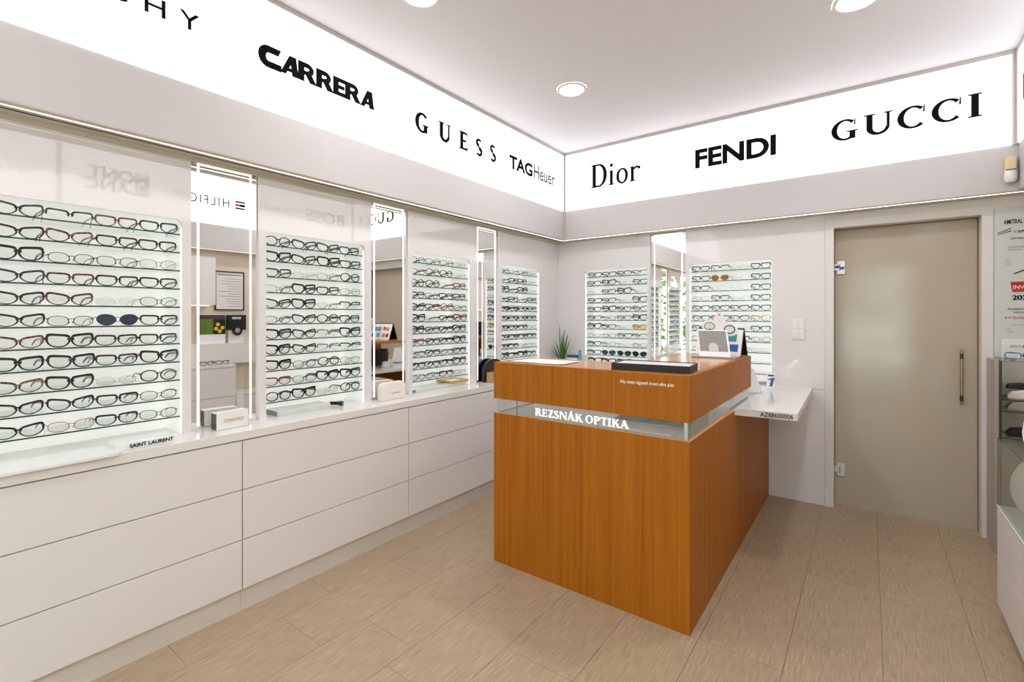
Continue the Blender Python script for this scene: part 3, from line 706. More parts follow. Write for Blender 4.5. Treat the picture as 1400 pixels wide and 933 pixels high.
def glasses_meshes(T):
    if T in GM: return GM[T]
    a, b, e, lift, th, br, tr = TYPES[T]; fm = MB(); zc = b+th*(0.65 if T in 'RWCH' else 1.0)+0.0005; dp = 0.0034 if th > 0.0025 else 0.0018
    for sd in (-1, 1):
        inn = lens_pts(T, sd); outp = lens_pts(T, sd, th); n = len(inn); rng = range(n)
        if T == 'H':    # only the upper rim
            rng = [i for i in range(n) if inn[i][1] > zc-0.004 and inn[(i+1) % n][1] > zc-0.004]
        vs_ = []
        for (p, q) in zip(inn, outp):
            vs_ += [(p[0], wrap(p[0]), p[1]), (q[0], wrap(q[0]), q[1]), (q[0], wrap(q[0])+dp, q[1]), (p[0], wrap(p[0])+dp, p[1])]
        fs = []
        for i in rng:
            j = (i+1) % n
            for k in range(4): fs.append((4*i+k, 4*i+(k+1) % 4, 4*j+(k+1) % 4, 4*j+k))
        fm.add(vs_, fs)
        # end piece
        xe = sd*(br/2+2*a+th*0.6)
        x0, x1 = sorted((xe-sd*0.004, xe+sd*0.0035)); h = 0.004 if th > 0.0025 else 0.0016
        y = wrap(xe); fm.box(x0, x1, y-0.0002, y+0.005, zc+b*0.45-h/2+lift*0.8, zc+b*0.45+h/2+lift*0.8)
    # bridge
    bh = zc+b*0.42; k = br/2+ (0.003 if th > 0.0025 else 0.0015); r = max(0.0009, th*0.55)
    fm.tube([(-k, 0.001, bh-0.002), (-k*0.4, 0.0, bh+0.0015), (k*0.4, 0.0, bh+0.0015), (k, 0.001, bh-0.002)], r, 6)
    if th < 0.0032:
        for sd in (-1, 1): fm.tube([(sd*br*0.45, 0.002, zc+0.002), (sd*br*0.30, 0.007, zc-0.004), (sd*br*0.28, 0.008, zc-0.010)], [0.0007, 0.0012, 0.002], 5)
    front = fm.mesh('frame_front', F['k'])
    tm = []
    for sd in (-1, 1):
        xe = sd*(br/2+2*a+th*0.6+0.002); y0 = wrap(xe)+0.004; z0 = zc+b*0.45+lift*0.8
        pts = [(xe, y0, z0), (xe*0.99, y0+0.045, z0-0.001), (xe*0.95, y0+0.085, z0-0.003), (xe*0.91, y0+0.108, z0-0.010), (xe*0.88, y0+0.135, max(z0-0.027, tr*1.0+0.002))]
        rr = [tr*1.25, tr, tr*0.95, tr*1.1, tr*1.0]
        tm.append(MB().tube(pts, rr, 6, flat=0.5).mesh('temple', F['k']))
    lm = []
    for sd in (-1, 1):
        p = lens_pts(T, sd, 0.0002); n = len(p)
        lm.append(MB().add([(q[0], wrap(q[0])+dp*0.5, q[1]) for q in p]+[(q[0], wrap(q[0])+dp*0.5+0.0012, q[1]) for q in p], [list(range(n))[::-1], list(range(n, 2*n))]+[(i, (i+1) % n, (i+1) % n+n, i+n) for i in range(n)]).mesh('lens', M['lens']))
    GM[T] = (front, tm, lm); return GM[T]
CN = {'k': 'black', 't': 'tortoiseshell', 'a': 'amber', 'd': 'red', 'e': 'dark brown', 'n': 'blue black', 'g': 'gold', 's': 'silver', 'm': 'gunmetal', 'c': 'clear', 'b': 'navy blue'}
TN = {'W': 'thick rimmed eyeglasses', 'R': 'rectangular eyeglasses', 'C': 'cat-eye eyeglasses', 'O': 'round eyeglasses', 'N': 'thin rimmed eyeglasses', 'L': 'rimless eyeglasses', 'H': 'half rim eyeglasses', 'S': 'sunglasses'}
def set_mat(o, m_):
    o.material_slots[0].link = 'OBJECT'; o.material_slots[0].material = m_
def eyeglasses(code, loc, rz, label, group):
    c, T = code[0], code[1]; fr_, tm, lm = glasses_meshes(T)
    r = thing('sunglasses' if T == 'S' else 'eyeglasses', loc, label, 'sunglasses' if T == 'S' else 'eyeglasses', group, rz)
    lens = M['lens']
    if T == 'S': lens = {'k': M['lens_dark'], 'n': M['lens_teal'], 'g': M['lens_amber'], 'b': M['lens_blue']}[c]
    if c == 'a': lens = M['lens_yellow']
    fc = F['m'] if (T == 'S' and c == 'n') else F[c]
    for nm, me, mm in [('frame_front', fr_, fc), ('temple', tm[0], fc), ('temple', tm[1], fc), ('lens', lm[0], lens), ('lens', lm[1], lens)]:
        o = bpy.data.objects.new(nm, me); COL.objects.link(o); set_mat(o, mm)
        if nm == 'frame_front': ff = o
        o.parent = ff if nm == 'lens' else r
    return r
RACKS = [
 (RL[0], 'X', 'rack nearest the camera', ['kC kH dR kR', 'kC tC kR kR', 'kW mN mN sN', 'nC eR kR kR', 'kC eC cL kN', 'kC kN bS kR', 'tC kW kR kR', 'kW kW kR kW', 'tC kW gL eO', 'kC kC kR kN', 'kC gN kR kN']),
 (RL[1], 'X', 'rack above the penlight', ['kO kC kC kR', 'kW kC kW kR', 'kR sL sN kO', 'sN kW kR sN', 'kC kW sL kH', 'kN kC eO kR', 'kW kC sH kW', 'kW kC sH kH', 'kW kN kO sN', 'dR mN kW kW', 'kO kW gL kO']),
 (RL[2], 'X', 'rack above the bamboo tray', ['mN mN kN sL', 'dN tO kO sL', 'kO kO mL dR', 'kR mN kR mR', 'kC eR dO mN', 'kW mL kR dW', 'kW mR kR kW', 'dR kR kR kW', 'mN kR kN mR', 'kR kR kR kW', 'kN mN mR mL']),
 (RL[3], 'X', 'rack left of the plant', ['mN sL mN sL', 'sL kR kR sL', 'kW sL kW sL', 'mN kR sL kR', 'kR mO kR kR', 'kR kR kR mR', 'mR kR kR sL', 'eR kR kR kR', 'mR kR sL sL', 'kW kR kW kR']),
 (RBK[0], 'Y', 'rack right of the plant', ['kR mR kR kH', 'kR kW sL kR', 'sL kR kW sL', 'kR kR sL kW', 'kR kW kR mC', 'mR mN kR kW', 'kW kR sL aR', 'sN kN kR mH', 'mR mN sL mN', 'mR nS kS kS', 'kW kW eW']),
 (RBK[1], 'Y', 'rack next to light switch', ['mR mH sL kR', 'mR gS sL mR', 'kR sL sL kR', 'gN kR sL kR', 'kR kR mR kR', 'kR kR kR gR', 'kR __ mL kR', 'mN __ mR mN', 'mL __ mN sL']),
]
ORD = ['top', 'second', 'third', 'fourth', 'fifth', 'sixth', 'seventh', 'eighth', 'ninth', 'tenth', 'bottom']
POS = ['first', 'second', 'third', 'fourth']
for (rng, axis, rn, rows) in RACKS:
    a0, a1 = rng; pitch = (a1-a0-0.012)/4
    for ri, row in enumerate(rows):
        for ci, code in enumerate(row.split()):
            if code == '__': continue
            u = a0+0.006+pitch*(ci+0.5)+random.uniform(-0.003, 0.003); z = SZ[ri]+SHT
            dpt = 0.030+random.uniform(-0.004, 0.006); j = random.uniform(-0.05, 0.05)
            loc = (-dpt, u, z) if axis == 'X' else (u, YB+dpt, z)
            look = CN[code[0]]+' '+TN[code[1]]
            sh = 'top shelf' if ri == 0 else ('bottom shelf' if ri == 10 else ORD[ri]+' shelf down')
            eyeglasses(code, loc, (PI/2 if axis == 'X' else 0)+j, look+', '+POS[ci]+' from left on '+sh+', '+rn, 'eyeglasses on the '+rn)

# ------------------------------------------------------------------ things on the worktop
def tri_loc(name, cx, cy, cz, rz, label, cat): return thing(name, (cx, cy, cz), label, cat, None, rz)
Z0 = ZT+0.0005
o = tri_loc('sign_block', 0.075, 0.715, Z0, 0.04, 'white acrylic block with black capital lettering on worktop', 'sign')
MB().prism([(-0.055, 0), (0.055, 0), (0.055, 0.026), (0.035, 0.030), (-0.055, 0.030)], 'Y', -0.107, 0.107).build('block', M['acrylic'], o, local=True, bevel=0.001)
letter(font_polys('SAINT LAURENT', 0.03, 0.98), (-0.062, 0.098, 0.006, 0.022), FL(0.055), M['ink'], None, 'lettering').parent = o
o = tri_loc('brand_plate', -0.02, 0.40, Z0, 0.0, 'flat clear plate with rounded corner at the left edge', 'plate')
pp = [(-0.09, -0.22), (0.09, -0.22)]+[(0.06+0.03*math.cos(t*PI/12), 0.19+0.03*math.sin(t*PI/12)) for t in range(7)]+[(-0.09, 0.22)]
MB().prism(pp, 'Z', 0, 0.012).build('plate', M['acrylic'], o, local=True, bevel=0.001)
letter(font_polys('SAINT LAURENT', 0.03, 0.98), (0.04, 0.175, 0.058, 0.072), ((0,0,0.012),(0,1,0),(-1,0,0),(0,0,1)), M['grey_print'], None, 'lettering').parent = o
o.children[-1].data.transform(Matrix.Translation((0.13, 0, 0)))
o = tri_loc('brand_box', 0.042, 1.087, Z0, 0.06, 'small white box with gold lettering before the mirror', 'box')
B(-0.028, 0.028, -0.076, 0.076, 0.001, 0.084).build('body', M['white_plastic'], o, local=True, bevel=0.001)
B(-0.024, 0.024, -0.0775, -0.0762, 0.003, 0.081).build('black_end', M['black_plastic'], o, local=True)
letter(font_polys('TOMFORD', 0.0, 1.15), (-0.046, 0.05, 0.034, 0.050), FL(0.028), M['gold_print'], None, 'lettering').parent = o
o = tri_loc('sign_block', -0.085, 1.56, Z0, 0.0, 'flat grey acrylic block under the black penlight', 'sign')
B(-0.065, 0.065, -0.20, 0.125, 0, 0.028).build('block', M['grey_acrylic'], o, local=True, bevel=0.001)
B(-0.06, 0.06, -0.2015, -0.2003, 0.002, 0.026).build('smoked_end', M['smoke'], o, local=True)
o = tri_loc('penlight', -0.045, 1.745, ZT+0.0155, 0.5, 'black penlight lying beside the grey block', 'flashlight')
MB().cyl((-0.042, 0, 0), 0.0105, 0.052, 'X', 16).build('barrel', M['black_plastic'], o, local=True, smooth=True)
MB().cyl((0.010, 0, 0), 0.0115, 0.018, 'X', 18, 0.0148).cyl((0.028, 0, 0), 0.0148, 0.012, 'X', 18).build('head', M['black_plastic'], o, local=True, smooth=True)
MB().cyl((0.0402, 0, 0), 0.0125, 0.0012, 'X', 18).build('lens', M['smoke'], o, local=True)
# ivory case: rounded body, lid line, print
o = tri_loc('eyeglass_case', 0.040, 2.105, Z0, 0.05, 'ivory rounded eyeglass case standing before the mirror', 'case')
rr = [( -0.102, 0.0), (0.102, 0.0)]+[(0.072+0.030*math.cos(t*PI/16), 0.082+0.034*math.sin(t*PI/16)) for t in range(9)]+[(-0.062+0.040*math.cos(PI/2+t*PI/16), 0.078+0.038*math.sin(PI/2+t*PI/16)) for t in range(9)]
MB().prism(rr, 'X', -0.026, 0.026).build('shell', M['case'], o, local=True, bevel=0.006, smooth=True)
rr2 = [(y*0.72+0.008, z*0.66+0.012) for y, z in rr]
MB().prism(rr2, 'X', 0.0262, 0.0272).build('embossed_panel', M['case'], o, local=True, bevel=0.0004)
letter(font_polys('STARBLIZ', 0.01, 1.0), (-0.03, 0.055, 0.040, 0.050), FL(0.0275), M['grey_print'], None, 'lettering').parent = o
o = tri_loc('sign_block', -0.085, 2.53, Z0, 0.0, 'flat grey acrylic block beside the bamboo tray', 'sign')
B(-0.065, 0.070, -0.20, 0.185, 0, 0.028).build('block', M['grey_acrylic'], o, local=True, bevel=0.001)
B(0.0702, 0.0712, -0.197, -0.165, 0.004, 0.024).build('printed_code', M['smoke'], o, local=True)
o = tri_loc('bamboo_tray', -0.085, 2.828, ZT+0.029, 0.0, 'bamboo tray with glass inlay lying on a grey block', 'tray')
MB().box(-0.085, 0.085, -0.105, -0.085, 0, 0.018).box(-0.085, 0.085, 0.075, 0.095, 0, 0.018).box(-0.085, -0.065, -0.085, 0.075, 0, 0.018).box(0.065, 0.085, -0.085, 0.075, 0, 0.018).build('frame', M['bamboo'], o, local=True, bevel=0.001)
B(-0.065, 0.065, -0.085, 0.075, 0.002, 0.014).build('inlay', M['acrylic'], o, local=True)
# block under the far half of the bamboo tray
tag(B(-0.15, -0.02, 2.722, 2.90, Z0, ZT+0.0285).build('sign_block', M['acrylic'], origin=(-0.085, 2.81, Z0)), 'white acrylic block hidden under the bamboo tray', 'sign')
# wooden box and black arched display by the counter
o = tri_loc('display_box', 0.075, 3.20, Z0, 0.0, 'light wood box with white front label left of the counter', 'box')
B(-0.035, 0.035, -0.10, 0.12, 0, 0.085).build('body', M['kraft'], o, local=True, bevel=0.001)
B(0.0353, 0.0365, -0.045, 0.115, 0.012, 0.075).build('label_card', M['paper'], o, local=True)
letter(font_polys('HUGO', 0.0, 1.25), (-0.03, 0.08, 0.03, 0.055), FL(0.0367), M['grey_print'], None, 'lettering').parent = o
o = tri_loc('arched_display', 0.018, 3.215, Z0, 0.0, 'black arched display board behind the light wood box', 'display')
MB().prism([(-0.13, 0), (0.13, 0)]+[(0.13*math.cos(t*PI/20), 0.09+0.10*math.sin(t*PI/20)) for t in range(21)], 'X', -0.014, 0.014).build('board', M['black_plastic'], o, local=True, smooth=True)
B(0.0142, 0.015, 0.0, 0.10, 0.098, 0.108).build('white_strip', M['paper'], o, local=True)
# plant
o = tri_loc('potted_plant', 0.12, 4.20, Z0, 0.0, 'spiky green plant in a black pot in the wall corner', 'plant')
MB().lathe((0,0,0), [(0.0005,0),(0.055,0),(0.066,0.03),(0.076,0.085),(0.092,0.108),(0.093,0.116),(0.085,0.115),(0.070,0.100),(0.0005,0.098)], 28).build('pot', M['pot'], o, local=True, smooth=True)
MB().cyl((0,0,0.094), 0.068, 0.008, 'Z', 20).build('soil', M['soil'], o, local=True)
def leaf(bx, by, tx, ty, h, wd):
    m_ = MB(); n = 7; L = []; 
    d = Vector((0.75, 0.55, 0)).normalized()     # blades turned towards the room
    pn = Vector((-d.y, d.x, 0))
    for i in range(n+1):
        t = i/n; p = Vector((bx+(tx-bx)*t**1.6, by+(ty-by)*t**1.6, 0.095+h*t)); ww = wd*(0.55+0.9*t)*(1-t)**0.55 if t < 1 else 0.0006
        L.append((p-d*ww, p+pn*(0.3*ww)+pn*0.001, p+d*ww, p-pn*0.002))
    vs_ = [q for r_ in L for q in r_]
    fs = [(4*i+k, 4*i+(k+1) % 4, 4*i+4+(k+1) % 4, 4*i+4+k) for i in range(n) for k in range(4)]
    return m_.add(vs_, fs)
for (bx, by, tx, ty, h, wd) in [(-0.02,0.0,-0.045,0.02,0.385,0.011),(0.0,0.01,0.01,0.03,0.335,0.015),(0.02,0.0,0.055,0.02,0.285,0.015),(0.03,-0.01,0.10,-0.01,0.225,0.012),(-0.03,-0.01,-0.075,-0.06,0.165,0.012),(-0.035,0.0,-0.10,-0.07,0.135,0.008),(-0.01,-0.02,-0.06,-0.03,0.21,0.011),(0.01,-0.02,0.02,-0.05,0.20,0.014),(0.0,0.02,0.04,0.03,0.25,0.013),(-0.015,0.02,-0.02,0.03,0.28,0.012)]:
    leaf(bx, by, tx, ty, h, wd*0.82).build('leaf', M['leaf'], o, local=True, smooth=True)
# boxes next to the plant
o = tag(B(-0.055, 0.055, -0.05, 0.05, 0, 0.165).build('carton', M['white_plastic'], origin=None), 'white carton behind the stacked boxes beside the plant', 'box'); o.location = (0.285, 4.268, Z0)
for z, h, mm, lb in ((0, 0.042, 'white_plastic', 'white carton at the bottom of the stack by the plant'), (0.0425, 0.045, 'teal_print', 'teal carton second from bottom of the stack by the plant'), (0.088, 0.060, 'white_card', 'white carton below the dark teal one by the plant'), (0.1485, 0.024, 'teal_dark', 'dark teal flat carton on top of the stack by the plant')):
    o = tag(B(-0.06, 0.05, -0.04, 0.04, 0, h).build('carton', M[mm], bevel=0.001), lb, 'box'); o.location = (0.278, 4.165, Z0+z)
o = tag(B(-0.008, 0.010, -0.014, 0.014, 0, 0.225).build('carton', M['sky_blue']), 'narrow upright pale blue carton near the plant', 'box'); o.location = (0.342, 4.165, Z0)

# ------------------------------------------------------------------ things on the counter
ZK = 1.1685
o = tri_loc('document', 1.08, 2.39, ZK, 0.0, 'white paper sheets lying on the left of the counter', 'paper')
for i, (a, dx) in enumerate(((0.02, 0), (-0.04, -0.03), (0.05, 0.02))):
    s_ = B(-0.15, 0.15, -0.105, 0.105, 0.0005+i*0.0012, 0.001+i*0.0012).build('sheet', M['paper'], o, local=True); s_.rotation_euler[2] = a; s_.location[0] = dx
o = tri_loc('presentation_tray', 1.742, 2.375, ZK, 0.11, 'black presentation tray with pale felt on the counter', 'tray')
MB().box(-0.19, 0.19, -0.105, 0.105, 0, 0.012).box(-0.19, 0.19, -0.105, -0.097, 0.012, 0.034).box(-0.19, 0.19, 0.097, 0.105, 0.012, 0.034).box(-0.19, -0.182, -0.097, 0.097, 0.012, 0.034).box(0.182, 0.19, -0.097, 0.097, 0.012, 0.034).build('tray_body', M['black_leather'], o, local=True)
B(-0.181, 0.181, -0.096, 0.096, 0.0125, 0.030).build('felt', M['felt'], o, local=True)
# lens demonstration stand
o = tri_loc('lens_stand', 1.815, 3.27, ZK, 0.02, 'white tilted stand with dotted plate on the counter corner', 'display')
B(-0.145, 0.125, -0.03, 0.12, 0, 0.008).build('base', M['stone'], o, local=True, bevel=0.001)
def tilt(m_, ang, py, pz): # lean back about the X axis
    m_.v = [(x, py+y*math.cos(ang)-z*math.sin(ang), pz+y*math.sin(ang)+z*math.cos(ang)) for x, y, z in m_.v]; return m_
def skew(m_, k): m_.v = [(x+k*z, y, z) for x, y, z in m_.v]; return m_
A = -0.42
tilt(skew(MB().prism([(-0.095,0),(0.095,0),(0.095,0.185),(-0.095,0.185)], 'Y', 0, 0.008), -0.20), A, -0.012, 0.009).build('panel', M['white_card'], o, local=True)
tilt(skew(MB().box(-0.085, 0.085, -0.0012, -0.0002, 0.035, 0.178), -0.20), A, -0.012, 0.009).build('dotted_plate', M['dots'], o, local=True)
arcp = [(-0.028,0.036)]+[(-0.0+0.030*math.cos(PI-t*PI/14), 0.062+0.032*math.sin(PI-t*PI/14)) for t in range(15)]+[(0.028,0.036)]
tilt(skew(MB().prism(arcp, 'Y', -0.0022, -0.0013), -0.20), A, -0.012, 0.009).build('printed_arch', M['felt'], o, local=True)
# die-cut card with two lens windows
o = tri_loc('lens_card', 1.825, 3.335, ZK+0.125, 0.02, 'white card shaped like goggles above the tilted stand', 'card')
def card_pts():
    pts = []
    for i in range(40):
        t = 2*PI*i/40; pts.append((0.066*math.cos(t), 0.0))
    return pts
outl = [(0.012,0.118),(0.030,0.085),(0.040,0.052)]+[(0.062+0.050*math.cos(t), 0.012+0.041*math.sin(t)) for t in [math.radians(a) for a in range(90,-171,-20)]]+[(0.0,-0.022)]+[(-0.062+0.050*math.cos(t), 0.012+0.041*math.sin(t)) for t in [math.radians(a) for a in range(-10,-271,-20)]]+[(-0.040,0.052),(-0.030,0.085),(-0.012,0.118)]
outl = [(x, z+0.055-0.15*x) for x, z in outl]
MB().prism(outl, 'Y', 0, 0.003).build('card', M['white_card'], o, local=True)
for sx in (-1, 1):
    zc_ = 0.067-0.15*sx*0.062
    ring = MB()
    nn = 28; vs_ = []
    for rx, rz_ in ((0.035, 0.029), (0.028, 0.022)):
        vs_ += [(sx*0.062+rx*math.cos(2*PI*i/nn), -0.001, zc_+rz_*math.sin(2*PI*i/nn)) for i in range(nn)]
    vs_ += [(x, 0, z) for x, y, z in vs_]
    fs = []
    for i in range(nn):
        j = (i+1) % nn
        fs += [(i, j, nn+j, nn+i), (2*nn+i, 2*nn+j, j, i), (nn+i, nn+j, 3*nn+j, 3*nn+i)]
    ring.add(vs_, fs).build('lens_ring', M['smoke'] if sx < 0 else M['ink_grey'], o, local=True)
    MB().prism([(sx*0.062+0.028*math.cos(2*PI*i/nn), zc_+0.022*math.sin(2*PI*i/nn)) for i in range(nn)], 'Y', -0.0012, -0.0004).build('lens_window', M['grey_acrylic'], o, local=True)
MB().prism([(-0.066,0.056),(-0.058,0.066),(-0.048,0.054),(-0.056,0.046)], 'Y', -0.0016, -0.0013).prism([(-0.076,0.054),(-0.068,0.060),(-0.064,0.050)], 'Y', -0.0016, -0.0013).build('printed_mark', M['ink_grey'], o, local=True)
MB().prism([(-0.008,0.148),(0.0,0.160),(0.008,0.148)], 'Y', -0.0012, -0.0004).build('printed_mark', M['smoke'], o, local=True)
letter(font_polys('lens', 0, 1), (-0.010, 0.010, 0.112, 0.118), ((0,0,0),(1,0,0),(0,0,1),(0,-1,0)), M['grey_print'], None, 'lettering').parent = o
# tent-shaped sample board, black outside
o = tri_loc('sample_board', 1.79, 3.50, ZK, -0.12, 'black tent sample board with coloured pictures behind the stand', 'display')
tilt(MB().box(-0.15, 0.15, 0, 0.006, 0, 0.185), -0.34, -0.055, 0.004).build('front_board', M['white_card'], o, local=True)
tilt(MB().box(-0.153, 0.153, 0.0065, 0.010, 0, 0.192), -0.34, -0.055, 0.004).build('front_cover', M['black_leather'], o, local=True)
tilt(MB().box(-0.153, 0.153, -0.008, 0, 0, 0.195), 0.34, 0.085, 0.004).build('back_cover', M['black_leather'], o, local=True)
for x, z, mm in ((-0.11,0.05,'red'),(-0.055,0.05,'pink_print'),(-0.10,0.125,'green_print'),(-0.05,0.13,'orange_print')):
    tilt(MB().cyl((x, -0.0012, z), 0.024, 0.001, 'Y', 18), -0.34, -0.055, 0.004).build('picture', M[mm], o, local=True)
for x, z, mm in ((0.06,0.10,'teal_print'),(0.075,0.03,'blue_print'),(0.0,0.03,'sky_blue'),(0.0,0.10,'grey_print')):
    tilt(MB().box(x, x+0.055, -0.0012, -0.0002, z, z+0.05), -0.34, -0.055, 0.004).build('picture', M[mm], o, local=True)
# leaflet holder on the white shelf
o = tri_loc('leaflet_holder', 1.992, 3.86, 0.8845, 0.15, 'white leaning leaflet holder on the white desk top', 'holder')
MB().prism([(-0.094,0),(0.0,0),(-0.058,0.17),(-0.0725,0.17)], 'Y', -0.05, 0.05).build('leaning_panel', M['white_card'], o, local=True)
MB().prism([(-0.10,0),(-0.095,0),(-0.0735,0.17),(-0.0785,0.17)], 'Y', -0.05, 0.05).build('back_panel', M['white_card'], o, local=True)
B(-0.10, 0.0, -0.052, -0.0505, 0.0, 0.003).build('foot', M['stone'], o, local=True)
o = tri_loc('carton', 2.015, 4.10, 0.8845, 0.1, 'small white carton with blue print on the desk', 'box')
B(-0.03, 0.03, -0.02, 0.02, 0, 0.12).build('body', M['white_card'], o, local=True, bevel=0.001)
MB().prism([(-0.01,0.02),(0.008,0.02),(0.025,0.09),(-0.02,0.075),(-0.02,0.07),(0.0,0.07)], 'Y', -0.0212, -0.0202).build('printed_mark', M['blue_print'], o, local=True)
B(-0.02, 0.02, -0.0212, -0.0202, 0.098, 0.108).build('printed_line', M['ink_grey'], o, local=True)
# inside the counter
o = tri_loc('keyboard', 1.70, 2.46, 0.8715, 0.08, 'grey keyboard behind the glass band of the counter', 'keyboard')
B(-0.20, 0.20, -0.07, 0.07, 0, 0.014).build('case', M['steel'], o, local=True, bevel=0.002)
kb = B(-0.0095, 0.0095, -0.0095, 0.0095, 0, 0.006).mesh('key', M['ink_grey'])
for r_ in range(5):
    for c_ in range(17):
        k = bpy.data.objects.new('key', kb); COL.objects.link(k); k.parent = o; k.location = (-0.184+0.023*c_, -0.05+0.025*r_, 0.0142)
o = tag(B(-0.17, 0.17, -0.06, 0.06, 0, 0.012).build('document', M['case']), 'cream paper pile behind the glass band', 'paper'); o.location = (1.70, 2.31, 0.8715)
o = tri_loc('pen_cup', 1.60, 3.40, 0.8715, 0.0, 'glass pen cup on desk, seen in mirror behind ivory case', 'cup')
MB().lathe((0,0,0), [(0.0005,0.001),(0.045,0.001),(0.05,0.03),(0.035,0.07),(0.033,0.07),(0.045,0.03),(0.04,0.006),(0.0005,0.006)], 20).build('cup', M['grey_acrylic'], o, local=True, smooth=True)
for i, mm in enumerate(('black_plastic', 'bamboo', 'black_plastic', 'ink_grey')):
    a = i*1.7; MB().tube([(0.01*math.cos(a), 0.01*math.sin(a), 0.008), (0.04*math.cos(a), 0.04*math.sin(a), 0.17)], [0.006, 0.008], 8).build('tool', M[mm], o, local=True)
o = tri_loc('folder', 1.86, 3.50, 0.8715, 0.25, 'dark folder with burgundy edge under the counter top', 'folder')
B(-0.012, 0.012, -0.11, 0.08, 0, 0.19).build('body', M['black_leather'], o, local=True)
B(-0.013, 0.013, 0.0805, 0.11, 0, 0.19).build('spine', M['darkred'], o, local=True)

# ------------------------------------------------------------------ right side by the door
o = thing('glass_poster', (3.36, YB, 1.18), 'frosted glass certificate board right of the door', 'sign')
B(3.258, XR-0.004, YB-0.010, YB-0.004, 1.18, 2.128).build('glass_sheet', M['grey_acrylic'], o)
f_ = FB(YB-0.010)
letter([[(0,0),(1,.35),(1,.45),(0,.08)],[(0,.2),(.6,.42),(1,.7),(1,.78),(.55,.5),(0,.28)]], (3.272, 3.335, 1.955, 2.0), f_, M['ink_grey'], o, 'printed_swoosh')
letter(font_polys('AMITRAL', 0.02, 1.0), (3.300, 3.385, 2.022, 2.050), f_, M['ink'], o)
letter(font_polys('CERTIFIED', 0.01, 1.0), (3.345, 3.475, 1.965, 1.978), f_, M['ink'], o)
letter(font_polys('OPTIKAI SZALON', 0.01, 1.0), (3.330, 3.48, 1.922, 1.934), f_, M['ink_grey'], o)
letter(font_polys('szemüveg lencse\nés keret', 0.0, 1.0), (3.318, 3.44, 1.852, 1.882), f_, M['grey_print'], o)
letter(font_polys('2020\noklevél\nOptika', 0.0, 1.0), (3.305, 3.335, 1.76, 1.80), f_, M['grey_print'], o)
letter([[(0,0),(1,.6),(1,.8),(0,.2)]], (3.345, 3.40, 1.70, 1.735), f_, M['ink_grey'], o, 'printed_swoosh')
letter([[(.06,0),(1,0),(1,1),(0,1)]], (3.330, 3.470, 1.590, 1.655), f_, M['red'], o, 'printed_block')
letter(font_polys('INVEST', 0.0, 1.0), (3.342, 3.44, 1.608, 1.632), ((0,YB-0.0106,0),(1,0,0),(0,0,1),(0,-1,0)), M['white_print'], o)
letter(font_polys('2021', 0.03, 1.0), (3.338, 3.42, 1.54, 1.57), f_, M['ink'], o)
letter(font_polys('Accessories', 0.01, 1.0), (3.316, 3.42, 1.478, 1.492), f_, M['ink_grey'], o)
letter(font_polys('NOVA', 0.01, 1.0), (3.345, 3.40, 1.455, 1.468), f_, M['ink_grey'], o)
letter(font_polys('I+IIIIIIIIIII', 0.03, 1.0), (3.306, 3.45, 1.420, 1.436), f_, M['faint_red'], o)
letter(font_polys('Budapest', 0.0, 1.0), (3.34, 3.42, 1.378, 1.388), f_, M['grey_print'], o)
letter(font_polys('2019\noklevél', 0.0, 1.0), (3.315, 3.342, 1.335, 1.362), f_, M['grey_print'], o)
o = tag(B(3.288, 3.462, YB-0.030, YB-0.022, 1.1735, 1.295).build('leaflet', M['acrylic'], origin=(3.375, YB-0.03, 1.1735)), 'pale leaflet in front of the glass board, behind blue eyeglasses', 'leaflet')
letter(font_polys('HOYA L', 0.0, 1.1), (3.325, 3.41, 1.238, 1.256), FB(YB-0.030), M['ink'], o)
eyeglasses('bR', (3.352, YB-0.182, 1.172), -0.1, 'navy blue eyeglasses on top of the dark glass cabinet', 'single eyeglasses')
# dark cabinet between door and right wall
o = thing('glass_cabinet', (3.36, 4.19, 0), 'low dark glass cabinet with shelves right of the door', 'cabinet')
B(3.222, 3.240, 4.07, YB-0.012, 0.0, 1.170).build('side_panel', M['stone'], o)
B(3.2405, 3.252, 4.062, 4.085, 0.0, 1.170).build('front_stile', M['smoked_dark'], o)
B(3.2405, XR-0.002, YB-0.035, YB-0.014, 0.0, 1.165).build('back_panel', M['cab_in'], o)
B(3.2405, XR-0.002, 4.09, YB-0.0355, 0.0, 0.08).build('base', M['smoked_dark'], o)
B(3.2405, XR-0.002, 4.075, YB-0.0355, 1.1655, 1.171).build('top_glass', M['glass'], o)
for z in (0.70, 0.86, 0.93):
    q = MB().box(3.2525, XR-0.002, 4.09, YB-0.036, z, z+0.006); q.m = [0,0,1,1,1,1]; q.build('shelf', [M['shelf_glass'], M['smoked_dark']], o)
for (z, y, mm, lb) in ((0.937, 4.19, 'case', 'cream eyeglass case on the top shelf of dark cabinet'), (0.867, 4.18, 'stone', 'tan eyeglass case on the middle shelf of dark cabinet'), (0.707, 4.18, 'black_leather', 'black eyeglass case on the lower shelf of dark cabinet')):
    c = thing('eyeglass_case', (3.37, y, z), lb, 'case', 'cases in the dark cabinet')
    MB().prism([(-0.08,0),(0.08,0),(0.08,0.02),(0.06,0.045),(0.0,0.055),(-0.06,0.045),(-0.08,0.02)], 'Y', -0.035, 0.035).build('shell', M[mm], c, local=True, bevel=0.004, smooth=True)
c = thing('eyeglass_case', (3.36, 4.20, 0.994), 'dark curved eyeglass case lying on the cream case', 'case', 'cases in the dark cabinet')
MB().prism([(-0.07,0),(0.05,0),(0.07,0.018),(0.0,0.036),(-0.06,0.028)], 'Y', -0.03, 0.03).build('shell', M['black_leather'], c, local=True, bevel=0.004, smooth=True)
